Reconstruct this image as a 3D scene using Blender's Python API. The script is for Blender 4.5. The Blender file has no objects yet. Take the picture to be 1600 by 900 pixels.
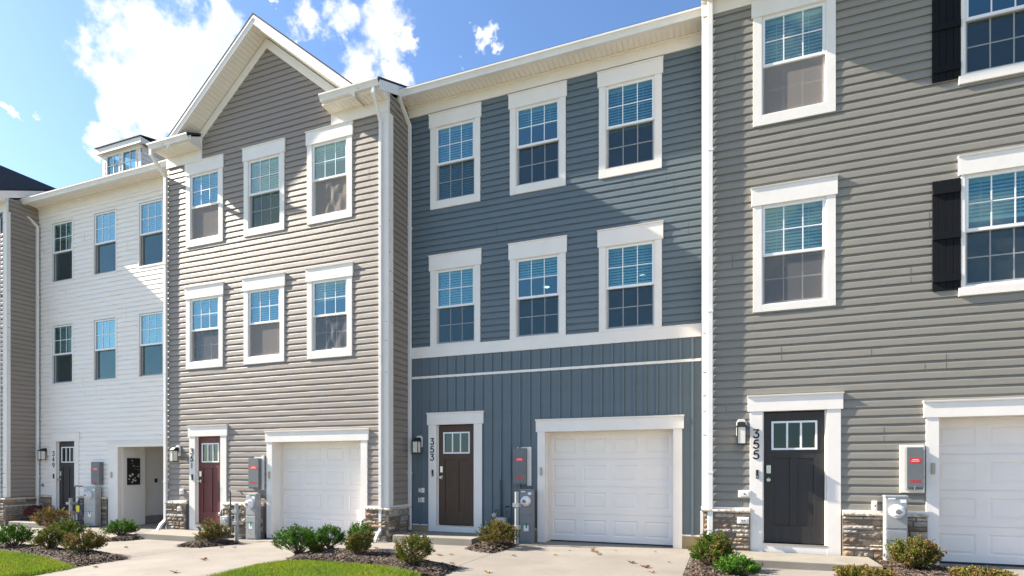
import bpy, bmesh, math, random
from mathutils import Vector, Matrix
random.seed(7)
R = random.Random(11)
scn = bpy.context.scene
COL = scn.collection
# ------------------------------------------------------------------ camera
PHI = math.atan(330/875.0); FPX = 875.0; HOR = 731.0; CZ = 1.45
cs, sn = math.cos(PHI), math.sin(PHI)
cam_d = bpy.data.cameras.new('camera'); cam = bpy.data.objects.new('camera', cam_d); COL.objects.link(cam)
cam.location = (0, 0, CZ); cam.rotation_euler = (math.radians(90), 0, PHI)
cam_d.sensor_width = 36; cam_d.lens = FPX/1600*36; cam_d.shift_y = (HOR-450)/1600
cam_d.clip_start = 0.05; cam_d.clip_end = 3000
scn.camera = cam
# ------------------------------------------------------------------ light
RX, RZ = 6.9, 4.75            # for 1 m towards the facade the light runs RX m right and RZ m down
travel = Vector((RX, 1.0, -RZ)).normalized()
sun_d = bpy.data.lights.new('sun', 'SUN'); sun_d.energy = 5.0; sun_d.angle = math.radians(0.5); sun_d.color = (1.0, 0.90, 0.76)
sun = bpy.data.objects.new('sun', sun_d); COL.objects.link(sun)
sun.rotation_euler = travel.to_track_quat('-Z', 'Y').to_euler(); sun.location = (-20, -5, 20)
elev = math.asin(-travel.z); az = math.atan2(-travel.x, -travel.y)   # compass angle of the sun from +Y, clockwise
world = bpy.data.worlds.new('World'); scn.world = world; world.use_nodes = True
wt = world.node_tree; wt.nodes.clear()
def N(t, ty, **k):
    n = t.nodes.new(ty)
    for a, b in k.items(): setattr(n, a, b)
    return n
def math_(t, op, a, b=None, c=None, clamp=False):
    n = N(t, 'ShaderNodeMath', operation=op); n.use_clamp = clamp
    for i, x in enumerate((a, b, c)):
        if x is None: continue
        if isinstance(x, (int, float)): n.inputs[i].default_value = x
        else: t.links.new(x, n.inputs[i])
    return n.outputs[0]
sky = N(wt, 'ShaderNodeTexSky', sky_type='NISHITA'); sky.sun_disc = False
sky.sun_elevation = elev; sky.sun_rotation = az; sky.altitude = 100; sky.air_density = 1.0; sky.dust_density = 0.6; sky.ozone_density = 2.2
tc = N(wt, 'ShaderNodeTexCoord')
def pdir(u, v):
    r = Vector((cs, sn, 0)); f = Vector((-sn, cs, 0))
    return (r*(u-800)+f*FPX+Vector((0, 0, HOR-v))).normalized()
noi = N(wt, 'ShaderNodeTexNoise'); noi.inputs['Scale'].default_value = 9; noi.inputs['Detail'].default_value = 9; noi.inputs['Roughness'].default_value = 0.62
wt.links.new(tc.outputs['Generated'], noi.inputs['Vector'])
blobs = [(265,85,.070),(205,165,.052),(238,130,.057),(318,62,.045),(165,200,.03),(290,150,.035),(300,35,.04),
         (530,25,.045),(585,60,.072),(615,105,.045),(565,105,.045),(520,75,.022),(645,60,.03),(428,8,.012),
         (757,72,.020),(742,48,.014),(770,86,.014),(3,146,.012),(45,163,.009)]
wn = N(wt, 'ShaderNodeTexNoise'); wn.inputs['Scale'].default_value = 14; wn.inputs['Detail'].default_value = 10; wn.inputs['Roughness'].default_value = .6; wt.links.new(tc.outputs['Generated'], wn.inputs['Vector'])
wv_ = N(wt, 'ShaderNodeVectorMath', operation='MULTIPLY_ADD'); wt.links.new(wn.outputs['Color'], wv_.inputs[0]); wv_.inputs[1].default_value = (.16, .16, .16); wv_.inputs[2].default_value = (-.08, -.08, -.08)
wa_ = N(wt, 'ShaderNodeVectorMath', operation='ADD'); wt.links.new(wv_.outputs[0], wa_.inputs[0]); wt.links.new(tc.outputs['Generated'], wa_.inputs[1])
acc = None
for u, v, r in blobs:
    d = pdir(u, v); n = N(wt, 'ShaderNodeVectorMath', operation='DISTANCE'); n.inputs[1].default_value = d
    wt.links.new(wa_.outputs[0], n.inputs[0])
    q = math_(wt, 'DIVIDE', n.outputs['Value'], r*.90)
    q = math_(wt, 'SUBTRACT', 1.0, q)
    acc = q if acc is None else math_(wt, 'SMOOTH_MAX', acc, q, 0.12)
m1 = math_(wt, 'ADD', math_(wt, 'MULTIPLY', math_(wt, 'SUBTRACT', noi.outputs['Fac'], 0.5), 2.6), acc)
sep = N(wt, 'ShaderNodeSeparateXYZ'); wt.links.new(tc.outputs['Generated'], sep.inputs[0])
n2 = N(wt, 'ShaderNodeTexNoise'); n2.inputs['Scale'].default_value = 2.6; n2.inputs['Detail'].default_value = 10; n2.inputs['Roughness'].default_value = 0.6
wt.links.new(tc.outputs['Generated'], n2.inputs['Vector'])
beh = math_(wt, 'MULTIPLY', math_(wt, 'SUBTRACT', 0.0, sep.outputs['Y']), 6.0, clamp=True)
m2 = math_(wt, 'SUBTRACT', math_(wt, 'MULTIPLY', math_(wt, 'SUBTRACT', n2.outputs['Fac'], 0.565), 6.0), math_(wt, 'SUBTRACT', 1.0, beh))
mm = math_(wt, 'MAXIMUM', m1, m2)
mask = N(wt, 'ShaderNodeMapRange', interpolation_type='SMOOTHSTEP'); wt.links.new(mm, mask.inputs['Value'])
mask.inputs['From Min'].default_value = -0.08; mask.inputs['From Max'].default_value = 0.48
n3 = N(wt, 'ShaderNodeTexNoise'); n3.inputs['Scale'].default_value = 14; n3.inputs['Detail'].default_value = 6
wt.links.new(tc.outputs['Generated'], n3.inputs['Vector'])
cr = N(wt, 'ShaderNodeValToRGB'); wt.links.new(n3.outputs['Fac'], cr.inputs[0])
cr.color_ramp.elements[0].position = .35; cr.color_ramp.elements[0].color = (5.6, 6.1, 6.9, 1)
cr.color_ramp.elements[1].position = .62; cr.color_ramp.elements[1].color = (7.4, 7.4, 7.4, 1)
mx = N(wt, 'ShaderNodeMix', data_type='RGBA'); wt.links.new(mask.outputs[0], mx.inputs[0])
tint = N(wt, 'ShaderNodeVectorMath', operation='MULTIPLY'); tint.inputs[1].default_value = (1.16, 1.33, 1.52); wt.links.new(sky.outputs[0], tint.inputs[0])
wt.links.new(tint.outputs[0], mx.inputs[6]); wt.links.new(cr.outputs[0], mx.inputs[7])
bg = N(wt, 'ShaderNodeBackground'); bg.inputs[1].default_value = 0.056; wt.links.new(mx.outputs[2], bg.inputs[0])
wo = N(wt, 'ShaderNodeOutputWorld'); wt.links.new(bg.outputs[0], wo.inputs[0])
scn.view_settings.view_transform = 'Standard'; scn.view_settings.look = 'None'; scn.view_settings.gamma = 1
scn.view_settings.use_curve_mapping = False; scn.view_settings.exposure = 1.64
scn.render.engine = 'CYCLES'
# ------------------------------------------------------------------ helpers
def W(u, v, D):
    t = (u-800)/FPX; X = D*(t*cs-sn)/(cs+t*sn); d = -X*sn+D*cs
    return X, CZ+(HOR-v)*d/FPX
GP = [(-40,-.22),(-18.5,-.17),(-15,-.14),(-9.6,-.12),(-8.4,-.07),(-6.3,-.03),(-3.5,.0),(-.5,.01),(1,.03),(3,.06),(40,.10)]
def gz(x):
    for (a, p), (b, q) in zip(GP, GP[1:]):
        if x <= b: return p+(q-p)*(max(x, a)-a)/(b-a)
    return GP[-1][1]
def G(u, v, dz=0.0):
    z = 0.0
    for _ in range(8):
        d = (CZ-z)*FPX/(v-HOR); l = (u-800)/FPX*d; x = l*cs-d*sn; y = l*sn+d*cs; z = gz(x)+dz
    return x, y
def tag(o, label=None, cat=None, group=None, kind=None):
    if label: o['label'] = label
    if cat: o['category'] = cat
    if group: o['group'] = group
    if kind: o['kind'] = kind
    return o
class MB:
    def __init__(s): s.v = []; s.f = []; s.m = []; s.c = []; s.mi = 0; s.col = None; s.sm = []
    def face(s, pts, smooth=False):
        n = len(s.v); s.v += [tuple(p) for p in pts]; s.f.append(tuple(range(n, n+len(pts)))); s.m.append(s.mi); s.c.append(s.col); s.sm.append(smooth)
    def mesh(s, vs, fs, smooth=False):
        n = len(s.v); s.v += [tuple(p) for p in vs]
        for f in fs: s.f.append(tuple(n+i for i in f)); s.m.append(s.mi); s.c.append(s.col); s.sm.append(smooth)
    def box(s, x0, x1, y0, y1, z0, z1):
        if x0 > x1: x0, x1 = x1, x0
        if y0 > y1: y0, y1 = y1, y0
        if z0 > z1: z0, z1 = z1, z0
        v = [(x0,y0,z0),(x1,y0,z0),(x1,y1,z0),(x0,y1,z0),(x0,y0,z1),(x1,y0,z1),(x1,y1,z1),(x0,y1,z1)]
        s.mesh(v, [(0,3,2,1),(4,5,6,7),(0,1,5,4),(1,2,6,5),(2,3,7,6),(3,0,4,7)])
    def prism(s, poly, axis, a, b):
        # poly = list of 2D points (ccw); axis 'x': (y,z) pts ; 'y': (x,z) pts ; 'z': (x,y) pts
        def P(p, t): return {'x': (t, p[0], p[1]), 'y': (p[0], t, p[1]), 'z': (p[0], p[1], t)}[axis]
        n = len(poly); vs = [P(p, a) for p in poly]+[P(p, b) for p in poly]
        fs = [tuple(range(n-1, -1, -1)), tuple(range(n, 2*n))]+[(i, (i+1) % n, n+(i+1) % n, n+i) for i in range(n)]
        s.mesh(vs, fs)
    def tube(s, pts, r, seg=10, smooth=True, cap=True):
        pts = [Vector(p) for p in pts]; rr = r if isinstance(r, (list, tuple)) else [r]*len(pts)
        rings = []; up = None
        for i, p in enumerate(pts):
            d = (pts[min(i+1, len(pts)-1)]-pts[max(i-1, 0)]).normalized()
            if up is None: up = d.orthogonal().normalized()
            up = (up-d*up.dot(d)); up = up.normalized() if up.length > 1e-6 else d.orthogonal().normalized()
            w = d.cross(up)
            rings.append([p+(up*math.cos(a)+w*math.sin(a))*rr[i] for a in [2*math.pi*k/seg for k in range(seg)]])
        vs = [q for r_ in rings for q in r_]
        fs = [(i*seg+k, i*seg+(k+1) % seg, (i+1)*seg+(k+1) % seg, (i+1)*seg+k) for i in range(len(pts)-1) for k in range(seg)]
        s.mesh(vs, fs, smooth)
        if cap: s.mesh(rings[0][::-1], [tuple(range(seg))]); s.mesh(rings[-1], [tuple(range(seg))])
    def rpath(s, pts, w, d, up):
        """rectangular duct along a path (downspouts); up = a vector held across"""
        pts = [Vector(p) for p in pts]; rings = []; up = Vector(up)
        for i, p in enumerate(pts):
            a = (pts[i]-pts[i-1]).normalized() if i else None; b = (pts[i+1]-pts[i]).normalized() if i < len(pts)-1 else None
            t = (a+b).normalized() if a and b else (a or b)
            k = 1.0/max(.5, t.dot(b if b else a))
            n = t.cross(up).normalized(); u2 = up.normalized()
            rings.append([p+u2*x*w/2+n*y*d/2*k for x, y in ((-1,-.8),(-.8,-1),(.8,-1),(1,-.8),(1,.8),(.8,1),(-.8,1),(-1,.8))])
        m = 8; vs = [q for r_ in rings for q in r_]
        s.mesh(vs, [(i*m+k, i*m+(k+1) % m, (i+1)*m+(k+1) % m, (i+1)*m+k) for i in range(len(pts)-1) for k in range(m)])
        s.mesh(rings[0][::-1], [tuple(range(m))]); s.mesh(rings[-1], [tuple(range(m))])
    def build(s, name, mats, parent=None, bevel=0, fixn=True):
        me = bpy.data.meshes.new(name)
        org = Vector((0, 0, 0)); p = parent
        while p is not None and p.parent is not None: p = p.parent
        if p is not None: org = p.location
        me.from_pydata([(a-org.x, b-org.y, c-org.z) for a, b, c in s.v], [], s.f)
        if not isinstance(mats, (list, tuple)): mats = [mats]
        for m in mats: me.materials.append(M[m] if isinstance(m, str) else m)
        me.polygons.foreach_set('material_index', s.m); me.polygons.foreach_set('use_smooth', s.sm)
        if any(c is not None for c in s.c):
            ca = me.color_attributes.new('Col', 'FLOAT_COLOR', 'CORNER'); buf = []
            for f, c in zip(s.f, s.c):
                c = c or (1, 1, 1); buf += [c[0], c[1], c[2], 1]*len(f)
            ca.data.foreach_set('color', buf)
        me.update()
        if fixn:
            bm = bmesh.new(); bm.from_mesh(me); bmesh.ops.recalc_face_normals(bm, faces=bm.faces); bm.to_mesh(me); bm.free()
        o = bpy.data.objects.new(name, me); COL.objects.link(o)
        if parent is not None: o.parent = parent
        if bevel:
            b = o.modifiers.new('bevel', 'BEVEL'); b.width = bevel; b.segments = 2; b.limit_method = 'ANGLE'; b.angle_limit = math.radians(50)
        return o
def thing(name, loc, label, cat, group=None):
    o = bpy.data.objects.new(name, None); COL.objects.link(o); o.location = loc; o.empty_display_size = .2
    return tag(o, label, cat, group)
# ------------------------------------------------------------------ materials
M = {}
def mat(name, col, rough=.6, metal=0, var=0, vscale=8, bump=0, bscale=60, spec=.5, attr=False, coat=0, detail=6, stretch=None, dist=.01):
    m = bpy.data.materials.new(name); m.use_nodes = True; t = m.node_tree; b = t.nodes['Principled BSDF']
    b.inputs['Roughness'].default_value = rough; b.inputs['Metallic'].default_value = metal; b.inputs['Specular IOR Level'].default_value = spec
    b.inputs['Base Color'].default_value = (*col, 1)
    tcn = N(t, 'ShaderNodeTexCoord'); vec = tcn.outputs['Object']
    if stretch:
        mp = N(t, 'ShaderNodeMapping'); mp.inputs['Scale'].default_value = stretch; t.links.new(vec, mp.inputs[0]); vec = mp.outputs[0]
    src = None
    if attr:
        a = N(t, 'ShaderNodeAttribute', attribute_name='Col'); src = a.outputs['Color']
    if var:
        n = N(t, 'ShaderNodeTexNoise'); n.inputs['Scale'].default_value = vscale; n.inputs['Detail'].default_value = detail; t.links.new(vec, n.inputs['Vector'])
        mr = N(t, 'ShaderNodeMapRange'); t.links.new(n.outputs['Fac'], mr.inputs[0]); mr.inputs[1].default_value = .3; mr.inputs[2].default_value = .7
        mr.inputs[3].default_value = 1-var; mr.inputs[4].default_value = 1+var
        mu = N(t, 'ShaderNodeVectorMath', operation='SCALE'); t.links.new(mr.outputs[0], mu.inputs['Scale'])
        if src: t.links.new(src, mu.inputs[0])
        else: mu.inputs[0].default_value = col
        src = mu.outputs[0]
    if src: t.links.new(src, b.inputs['Base Color'])
    if bump:
        n = N(t, 'ShaderNodeTexNoise'); n.inputs['Scale'].default_value = bscale; n.inputs['Detail'].default_value = 8; t.links.new(vec, n.inputs['Vector'])
        bp = N(t, 'ShaderNodeBump'); bp.inputs['Strength'].default_value = bump; bp.inputs['Distance'].default_value = dist
        t.links.new(n.outputs['Fac'], bp.inputs['Height']); t.links.new(bp.outputs[0], b.inputs['Normal'])
    M[name] = m; return m
vst = (1, 1, 6)
mat('blue_vinyl', (.114,.148,.168), .5, var=.05, vscale=1.2, bump=.25, bscale=90, stretch=(.3,1,4))
mat('taupe_vinyl', (.268,.228,.194), .5, var=.05, vscale=1.2, bump=.25, bscale=90, stretch=(.3,1,4))
mat('grey_vinyl', (.238,.222,.188), .5, var=.05, vscale=1.2, bump=.25, bscale=90, stretch=(.3,1,4))
mat('white_vinyl', (.85,.80,.74), .5, var=.03, vscale=1.2, bump=.2, bscale=90, stretch=(.3,1,4))
mat('seam', (.05,.05,.05), .8)
mat('white_trim', (.80,.75,.69), .45, var=.03, vscale=3, bump=.12, bscale=12)
mat('white_metal', (.74,.72,.69), .35, var=.05, vscale=4, bump=.1, bscale=8)
mat('soffit', (.80,.76,.69), .5, var=.03, vscale=3)
mat('white_frame', (.80,.80,.80), .35)
mat('garage_white', (.82,.76,.70), .45, var=.03, vscale=2, bump=.15, bscale=120)
mat('shingle', (.028,.026,.028), .9, var=.5, vscale=14, bump=.8, bscale=60)
mat('concrete', (.222,.202,.176), .9, var=.10, vscale=1.6, bump=.3, bscale=70, detail=10)
def weather_concrete():
    m = M['concrete']; t = m.node_tree; b = t.nodes['Principled BSDF']; tcn = N(t, 'ShaderNodeTexCoord'); src = b.inputs['Base Color'].links[0].from_socket
    for sc, lo, hi, a0, a1, st in ((.45, .35, .75, 1.06, .86, (1, 1, 1)), (3.2, .58, .78, 1.0, .84, (1, 1.6, 1)), (60, .35, .75, 1.05, .90, (1, 1, 1)), (26, .68, .80, 1.0, .72, (1, 1, 1)), (12, .3, .7, .97, 1.03, (.25, 9, 1))):
        mp = N(t, 'ShaderNodeMapping'); mp.inputs['Scale'].default_value = st; t.links.new(tcn.outputs['Object'], mp.inputs[0])
        n = N(t, 'ShaderNodeTexNoise'); n.inputs['Scale'].default_value = sc; n.inputs['Detail'].default_value = 5; t.links.new(mp.outputs[0], n.inputs['Vector'])
        mr = N(t, 'ShaderNodeMapRange', interpolation_type='SMOOTHSTEP'); t.links.new(n.outputs['Fac'], mr.inputs[0]); mr.inputs[1].default_value = lo; mr.inputs[2].default_value = hi; mr.inputs[3].default_value = a0; mr.inputs[4].default_value = a1
        q = N(t, 'ShaderNodeVectorMath', operation='SCALE'); t.links.new(src, q.inputs[0]); t.links.new(mr.outputs[0], q.inputs['Scale']); src = q.outputs[0]
    t.links.new(src, b.inputs['Base Color'])
weather_concrete()
mat('joint', (.10,.085,.07), .95)
mat('stoop_concrete', (.25,.228,.19), .85, var=.10, vscale=3, bump=.3, bscale=60)
mat('parge', (.40,.30,.17), .9, var=.12, vscale=4, bump=.4, bscale=50)
mat('parge_grey', (.26,.25,.24), .9, var=.12, vscale=4, bump=.4, bscale=50)
mat('stone', (.4,.3,.2), .85, var=.28, vscale=16, bump=1.0, bscale=16, attr=True, dist=.03)
mat('mortar', (.16,.13,.10), .95, bump=.5)
mat('asphalt', (.17,.16,.145), .9, var=.2, vscale=40, bump=.4, bscale=200)
mat('soil', (.045,.032,.024), .95, var=.4, vscale=30, bump=1, bscale=60)
mat('mulch', (.1,.1,.1), .95, attr=True)
mat('turf_soil', (.07,.10,.02), .95, var=.3, vscale=20, bump=.6)
mat('far_turf', (.16,.17,.08), .95, var=.25, vscale=3)
mat('door_brown', (.062,.030,.015), .5, var=.18, vscale=5, bump=.3, bscale=20, stretch=(6,6,.4))
mat('door_red', (.12,.018,.016), .5, var=.15, vscale=5, bump=.3, bscale=20, stretch=(6,6,.4))
mat('door_black', (.022,.020,.019), .5, var=.15, vscale=5, bump=.3, bscale=20, stretch=(6,6,.4))
mat('black_metal', (.012,.012,.013), .4)
mat('black_plastic', (.02,.02,.022), .5)
mat('shutter_paint', (.005,.006,.008), .75, spec=.2, var=.15, vscale=6, bump=.3, bscale=30, stretch=(6,6,.5))
mat('nickel', (.62,.60,.56), .25, metal=1)
mat('galv', (.36,.37,.37), .5, metal=.35, var=.12, vscale=8)
mat('box_grey', (.20,.21,.21), .5, var=.08, vscale=5)
mat('box_dark', (.135,.15,.155), .5, var=.08, vscale=5)
mat('pipe_dark', (.06,.065,.065), .5)
mat('red_label', (.62,.03,.03), .5)
mat('white_label', (.8,.8,.8), .5)
mat('yellow_tag', (.85,.75,.02), .5)
mat('keypad_tan', (.42,.37,.29), .5)
mat('green_wire', (.03,.25,.12), .5)
mat('lamp_glass', (.74,.70,.60), .4, var=.06, vscale=20)
mat('blind_white', (.85,.86,.86), .5)
mat('curtain', (.34,.31,.29), .9, var=.15, vscale=6)
mat('room', (.13,.135,.14), .9)
mat('garage_inside', (.76,.73,.69), .8, var=.04, vscale=2)
mat('bark', (.09,.06,.04), .9, var=.3, vscale=30)
mat('wood_orange', (.55,.40,.2), .6)
def leafmat(name, rough=.45, trans=.25):
    m = bpy.data.materials.new(name); m.use_nodes = True; t = m.node_tree; t.nodes.clear()
    a = N(t, 'ShaderNodeAttribute', attribute_name='Col'); p = N(t, 'ShaderNodeBsdfPrincipled'); p.inputs['Roughness'].default_value = rough; p.inputs['Specular IOR Level'].default_value = .2
    tr = N(t, 'ShaderNodeBsdfTranslucent'); mxx = N(t, 'ShaderNodeMixShader'); mxx.inputs[0].default_value = trans; o = N(t, 'ShaderNodeOutputMaterial')
    t.links.new(a.outputs[0], p.inputs['Base Color']); t.links.new(a.outputs[0], tr.inputs[0])
    t.links.new(p.outputs[0], mxx.inputs[1]); t.links.new(tr.outputs[0], mxx.inputs[2]); t.links.new(mxx.outputs[0], o.inputs[0]); M[name] = m
leafmat('leaf', .6, .22); leafmat('grass_blade', .7, .25); leafmat('dry_leaf', .8, .15)
def glassmat(name, tint, refl, lo, hi):
    m = bpy.data.materials.new(name); m.use_nodes = True; t = m.node_tree; t.nodes.clear()
    tr = N(t, 'ShaderNodeBsdfTransparent'); tr.inputs[0].default_value = (*tint, 1)
    gl = N(t, 'ShaderNodeBsdfGlossy'); gl.inputs[0].default_value = (*refl, 1); gl.inputs['Roughness'].default_value = .012
    n = N(t, 'ShaderNodeTexNoise'); n.inputs['Scale'].default_value = 1.6; n.inputs['Detail'].default_value = 1; tcn = N(t, 'ShaderNodeTexCoord'); t.links.new(tcn.outputs['Object'], n.inputs['Vector'])
    bp = N(t, 'ShaderNodeBump'); bp.inputs['Strength'].default_value = .25; bp.inputs['Distance'].default_value = .02; t.links.new(n.outputs['Fac'], bp.inputs['Height']); t.links.new(bp.outputs[0], gl.inputs['Normal'])
    lw = N(t, 'ShaderNodeLayerWeight'); lw.inputs[0].default_value = .35
    mr = N(t, 'ShaderNodeMapRange'); t.links.new(lw.outputs['Facing'], mr.inputs[0]); mr.inputs[3].default_value = lo; mr.inputs[4].default_value = hi
    mxx = N(t, 'ShaderNodeMixShader'); o = N(t, 'ShaderNodeOutputMaterial'); t.links.new(mr.outputs[0], mxx.inputs[0])
    t.links.new(tr.outputs[0], mxx.inputs[1]); t.links.new(gl.outputs[0], mxx.inputs[2]); t.links.new(mxx.outputs[0], o.inputs[0]); M[name] = m
glassmat('window_glass', (.64,.84,.84), (.62,.80,.80), .12, .50)
glassmat('door_glass', (.35,.4,.4), (.6,.7,.7), .07, .4)
def screenmat(name, col, fac):
    m = bpy.data.materials.new(name); m.use_nodes = True; t = m.node_tree; t.nodes.clear()
    tr = N(t, 'ShaderNodeBsdfTransparent'); df = N(t, 'ShaderNodeBsdfDiffuse'); df.inputs[0].default_value = (*col, 1)
    mxx = N(t, 'ShaderNodeMixShader'); mxx.inputs[0].default_value = fac; o = N(t, 'ShaderNodeOutputMaterial')
    t.links.new(tr.outputs[0], mxx.inputs[1]); t.links.new(df.outputs[0], mxx.inputs[2]); t.links.new(mxx.outputs[0], o.inputs[0]); M[name] = m
screenmat('screen_mesh', (.055,.06,.065), .40); screenmat('screen_sunlit_tone', (.29,.26,.24), .74); screenmat('screen_mid', (.19,.18,.18), .6)  # same mesh in three tones: the paler two have a sunlit look painted in
# ------------------------------------------------------------------ siding
LAP = .1275
PROF = [(0.0, .003), (.0005, .0235), (.010, .0245), (.078, .0205), (.092, .0165), (.110, .0070), (.1275, .003)]
def lap_rects(rect, holes):
    x0, x1, z0, z1 = rect; xs = sorted({x0, x1}|{min(max(h[i], x0), x1) for h in holes for i in (0, 1)})
    out = []
    for a, b in zip(xs, xs[1:]):
        if b-a < 1e-4: continue
        cuts = sorted((h[2], h[3]) for h in holes if h[0] < (a+b)/2 < h[1]); z = z0
        for lo, hi in cuts:
            if lo > z: out.append((a, b, z, min(lo, z1)))
            z = max(z, hi)
        if z < z1: out.append((a, b, z, z1))
    return out
def prof_pts(za, zb, base):
    """profile points (z, out) between za and zb"""
    pts = []
    k = math.floor((za-base)/LAP); 
    while base+k*LAP < zb:
        for (pz, po) in PROF: pts.append((base+k*LAP+pz, po))
        k += 1
    res = []
    for (a, p), (b, q) in zip(pts, pts[1:]):
        if b <= za or a >= zb: continue
        s_, e_ = a, b; ps, qs = p, q
        if a < za: ps = p+(q-p)*(za-a)/(b-a); s_ = za
        if b > zb: qs = p+(q-p)*(zb-a)/(b-a); e_ = zb
        res.append((s_, ps, e_, qs))
    return res
def lap_wall(mb, rect, holes, plane, base, axis='y', seams=True, rng=None):
    """axis 'y': wall facing -Y at y=plane, running along X; axis 'x': wall facing +X at x=plane, running along Y"""
    P = (lambda a, z, o: (a, plane-o, z)) if axis == 'y' else (lambda a, z, o: (plane+o, a, z))
    def wob(a, z):
        return .0013*math.sin(a*2.3+z*7.1)+.0009*math.sin(a*5.9-z*11.3+1.7)+.0006*math.sin(a*13.1+z*23.7)
    for (a, b, za, zb) in lap_rects(rect, holes):
        n = max(1, int((b-a)/.22)); xs_ = [a+(b-a)*i/n for i in range(n+1)]
        for (s_, p, e_, q) in prof_pts(za, zb, base):
            for u_, w_ in zip(xs_, xs_[1:]):
                k0 = math.floor((s_-base+1e-5)/LAP)*.9; k1 = k0
                mb.face([P(u_, s_+wob(u_, k0), p+wob(u_+3, k0)), P(w_, s_+wob(w_, k0), p+wob(w_+3, k0)), P(w_, e_+wob(w_, k1), q+wob(w_+3, k1)), P(u_, e_+wob(u_, k1), q+wob(u_+3, k1))])
    if seams and rng:
        x0, x1, z0, z1 = rect; k = math.ceil((z0-base)/LAP)
        while base+(k+2)*LAP < z1:
            for _ in range(2):
                if rng.random() < .33:
                    xx = rng.uniform(x0+.2, x1-.2); zz = base+k*LAP
                    if any(h[0]-.35 < xx < h[1]+.35 and h[2]-.4 < zz < h[3]+.4 for h in holes): continue
                    for kk in range(2):
                        zb_ = zz+kk*LAP
                        mb.mi = 1
                        for (s_, p, e_, q) in prof_pts(zb_+.002, zb_+.09, base):
                            mb.face([P(xx-.0028, s_, p+.0012), P(xx+.0028, s_, p+.0012), P(xx+.0028, e_, q+.0012), P(xx-.0028, e_, q+.0012)])
                        mb.mi = 0
            k += 2
def gable_lap(mb, xc, zt, slope, z0, plane, base):
    for (s_, p, e_, q) in prof_pts(z0, zt-.01, base):
        wa, wb = (zt-s_)/slope, (zt-e_)/slope
        mb.face([(xc-wa, plane-p, s_), (xc+wa, plane-p, s_), (xc+wb, plane-q, e_), (xc-wb, plane-q, e_)])
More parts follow.
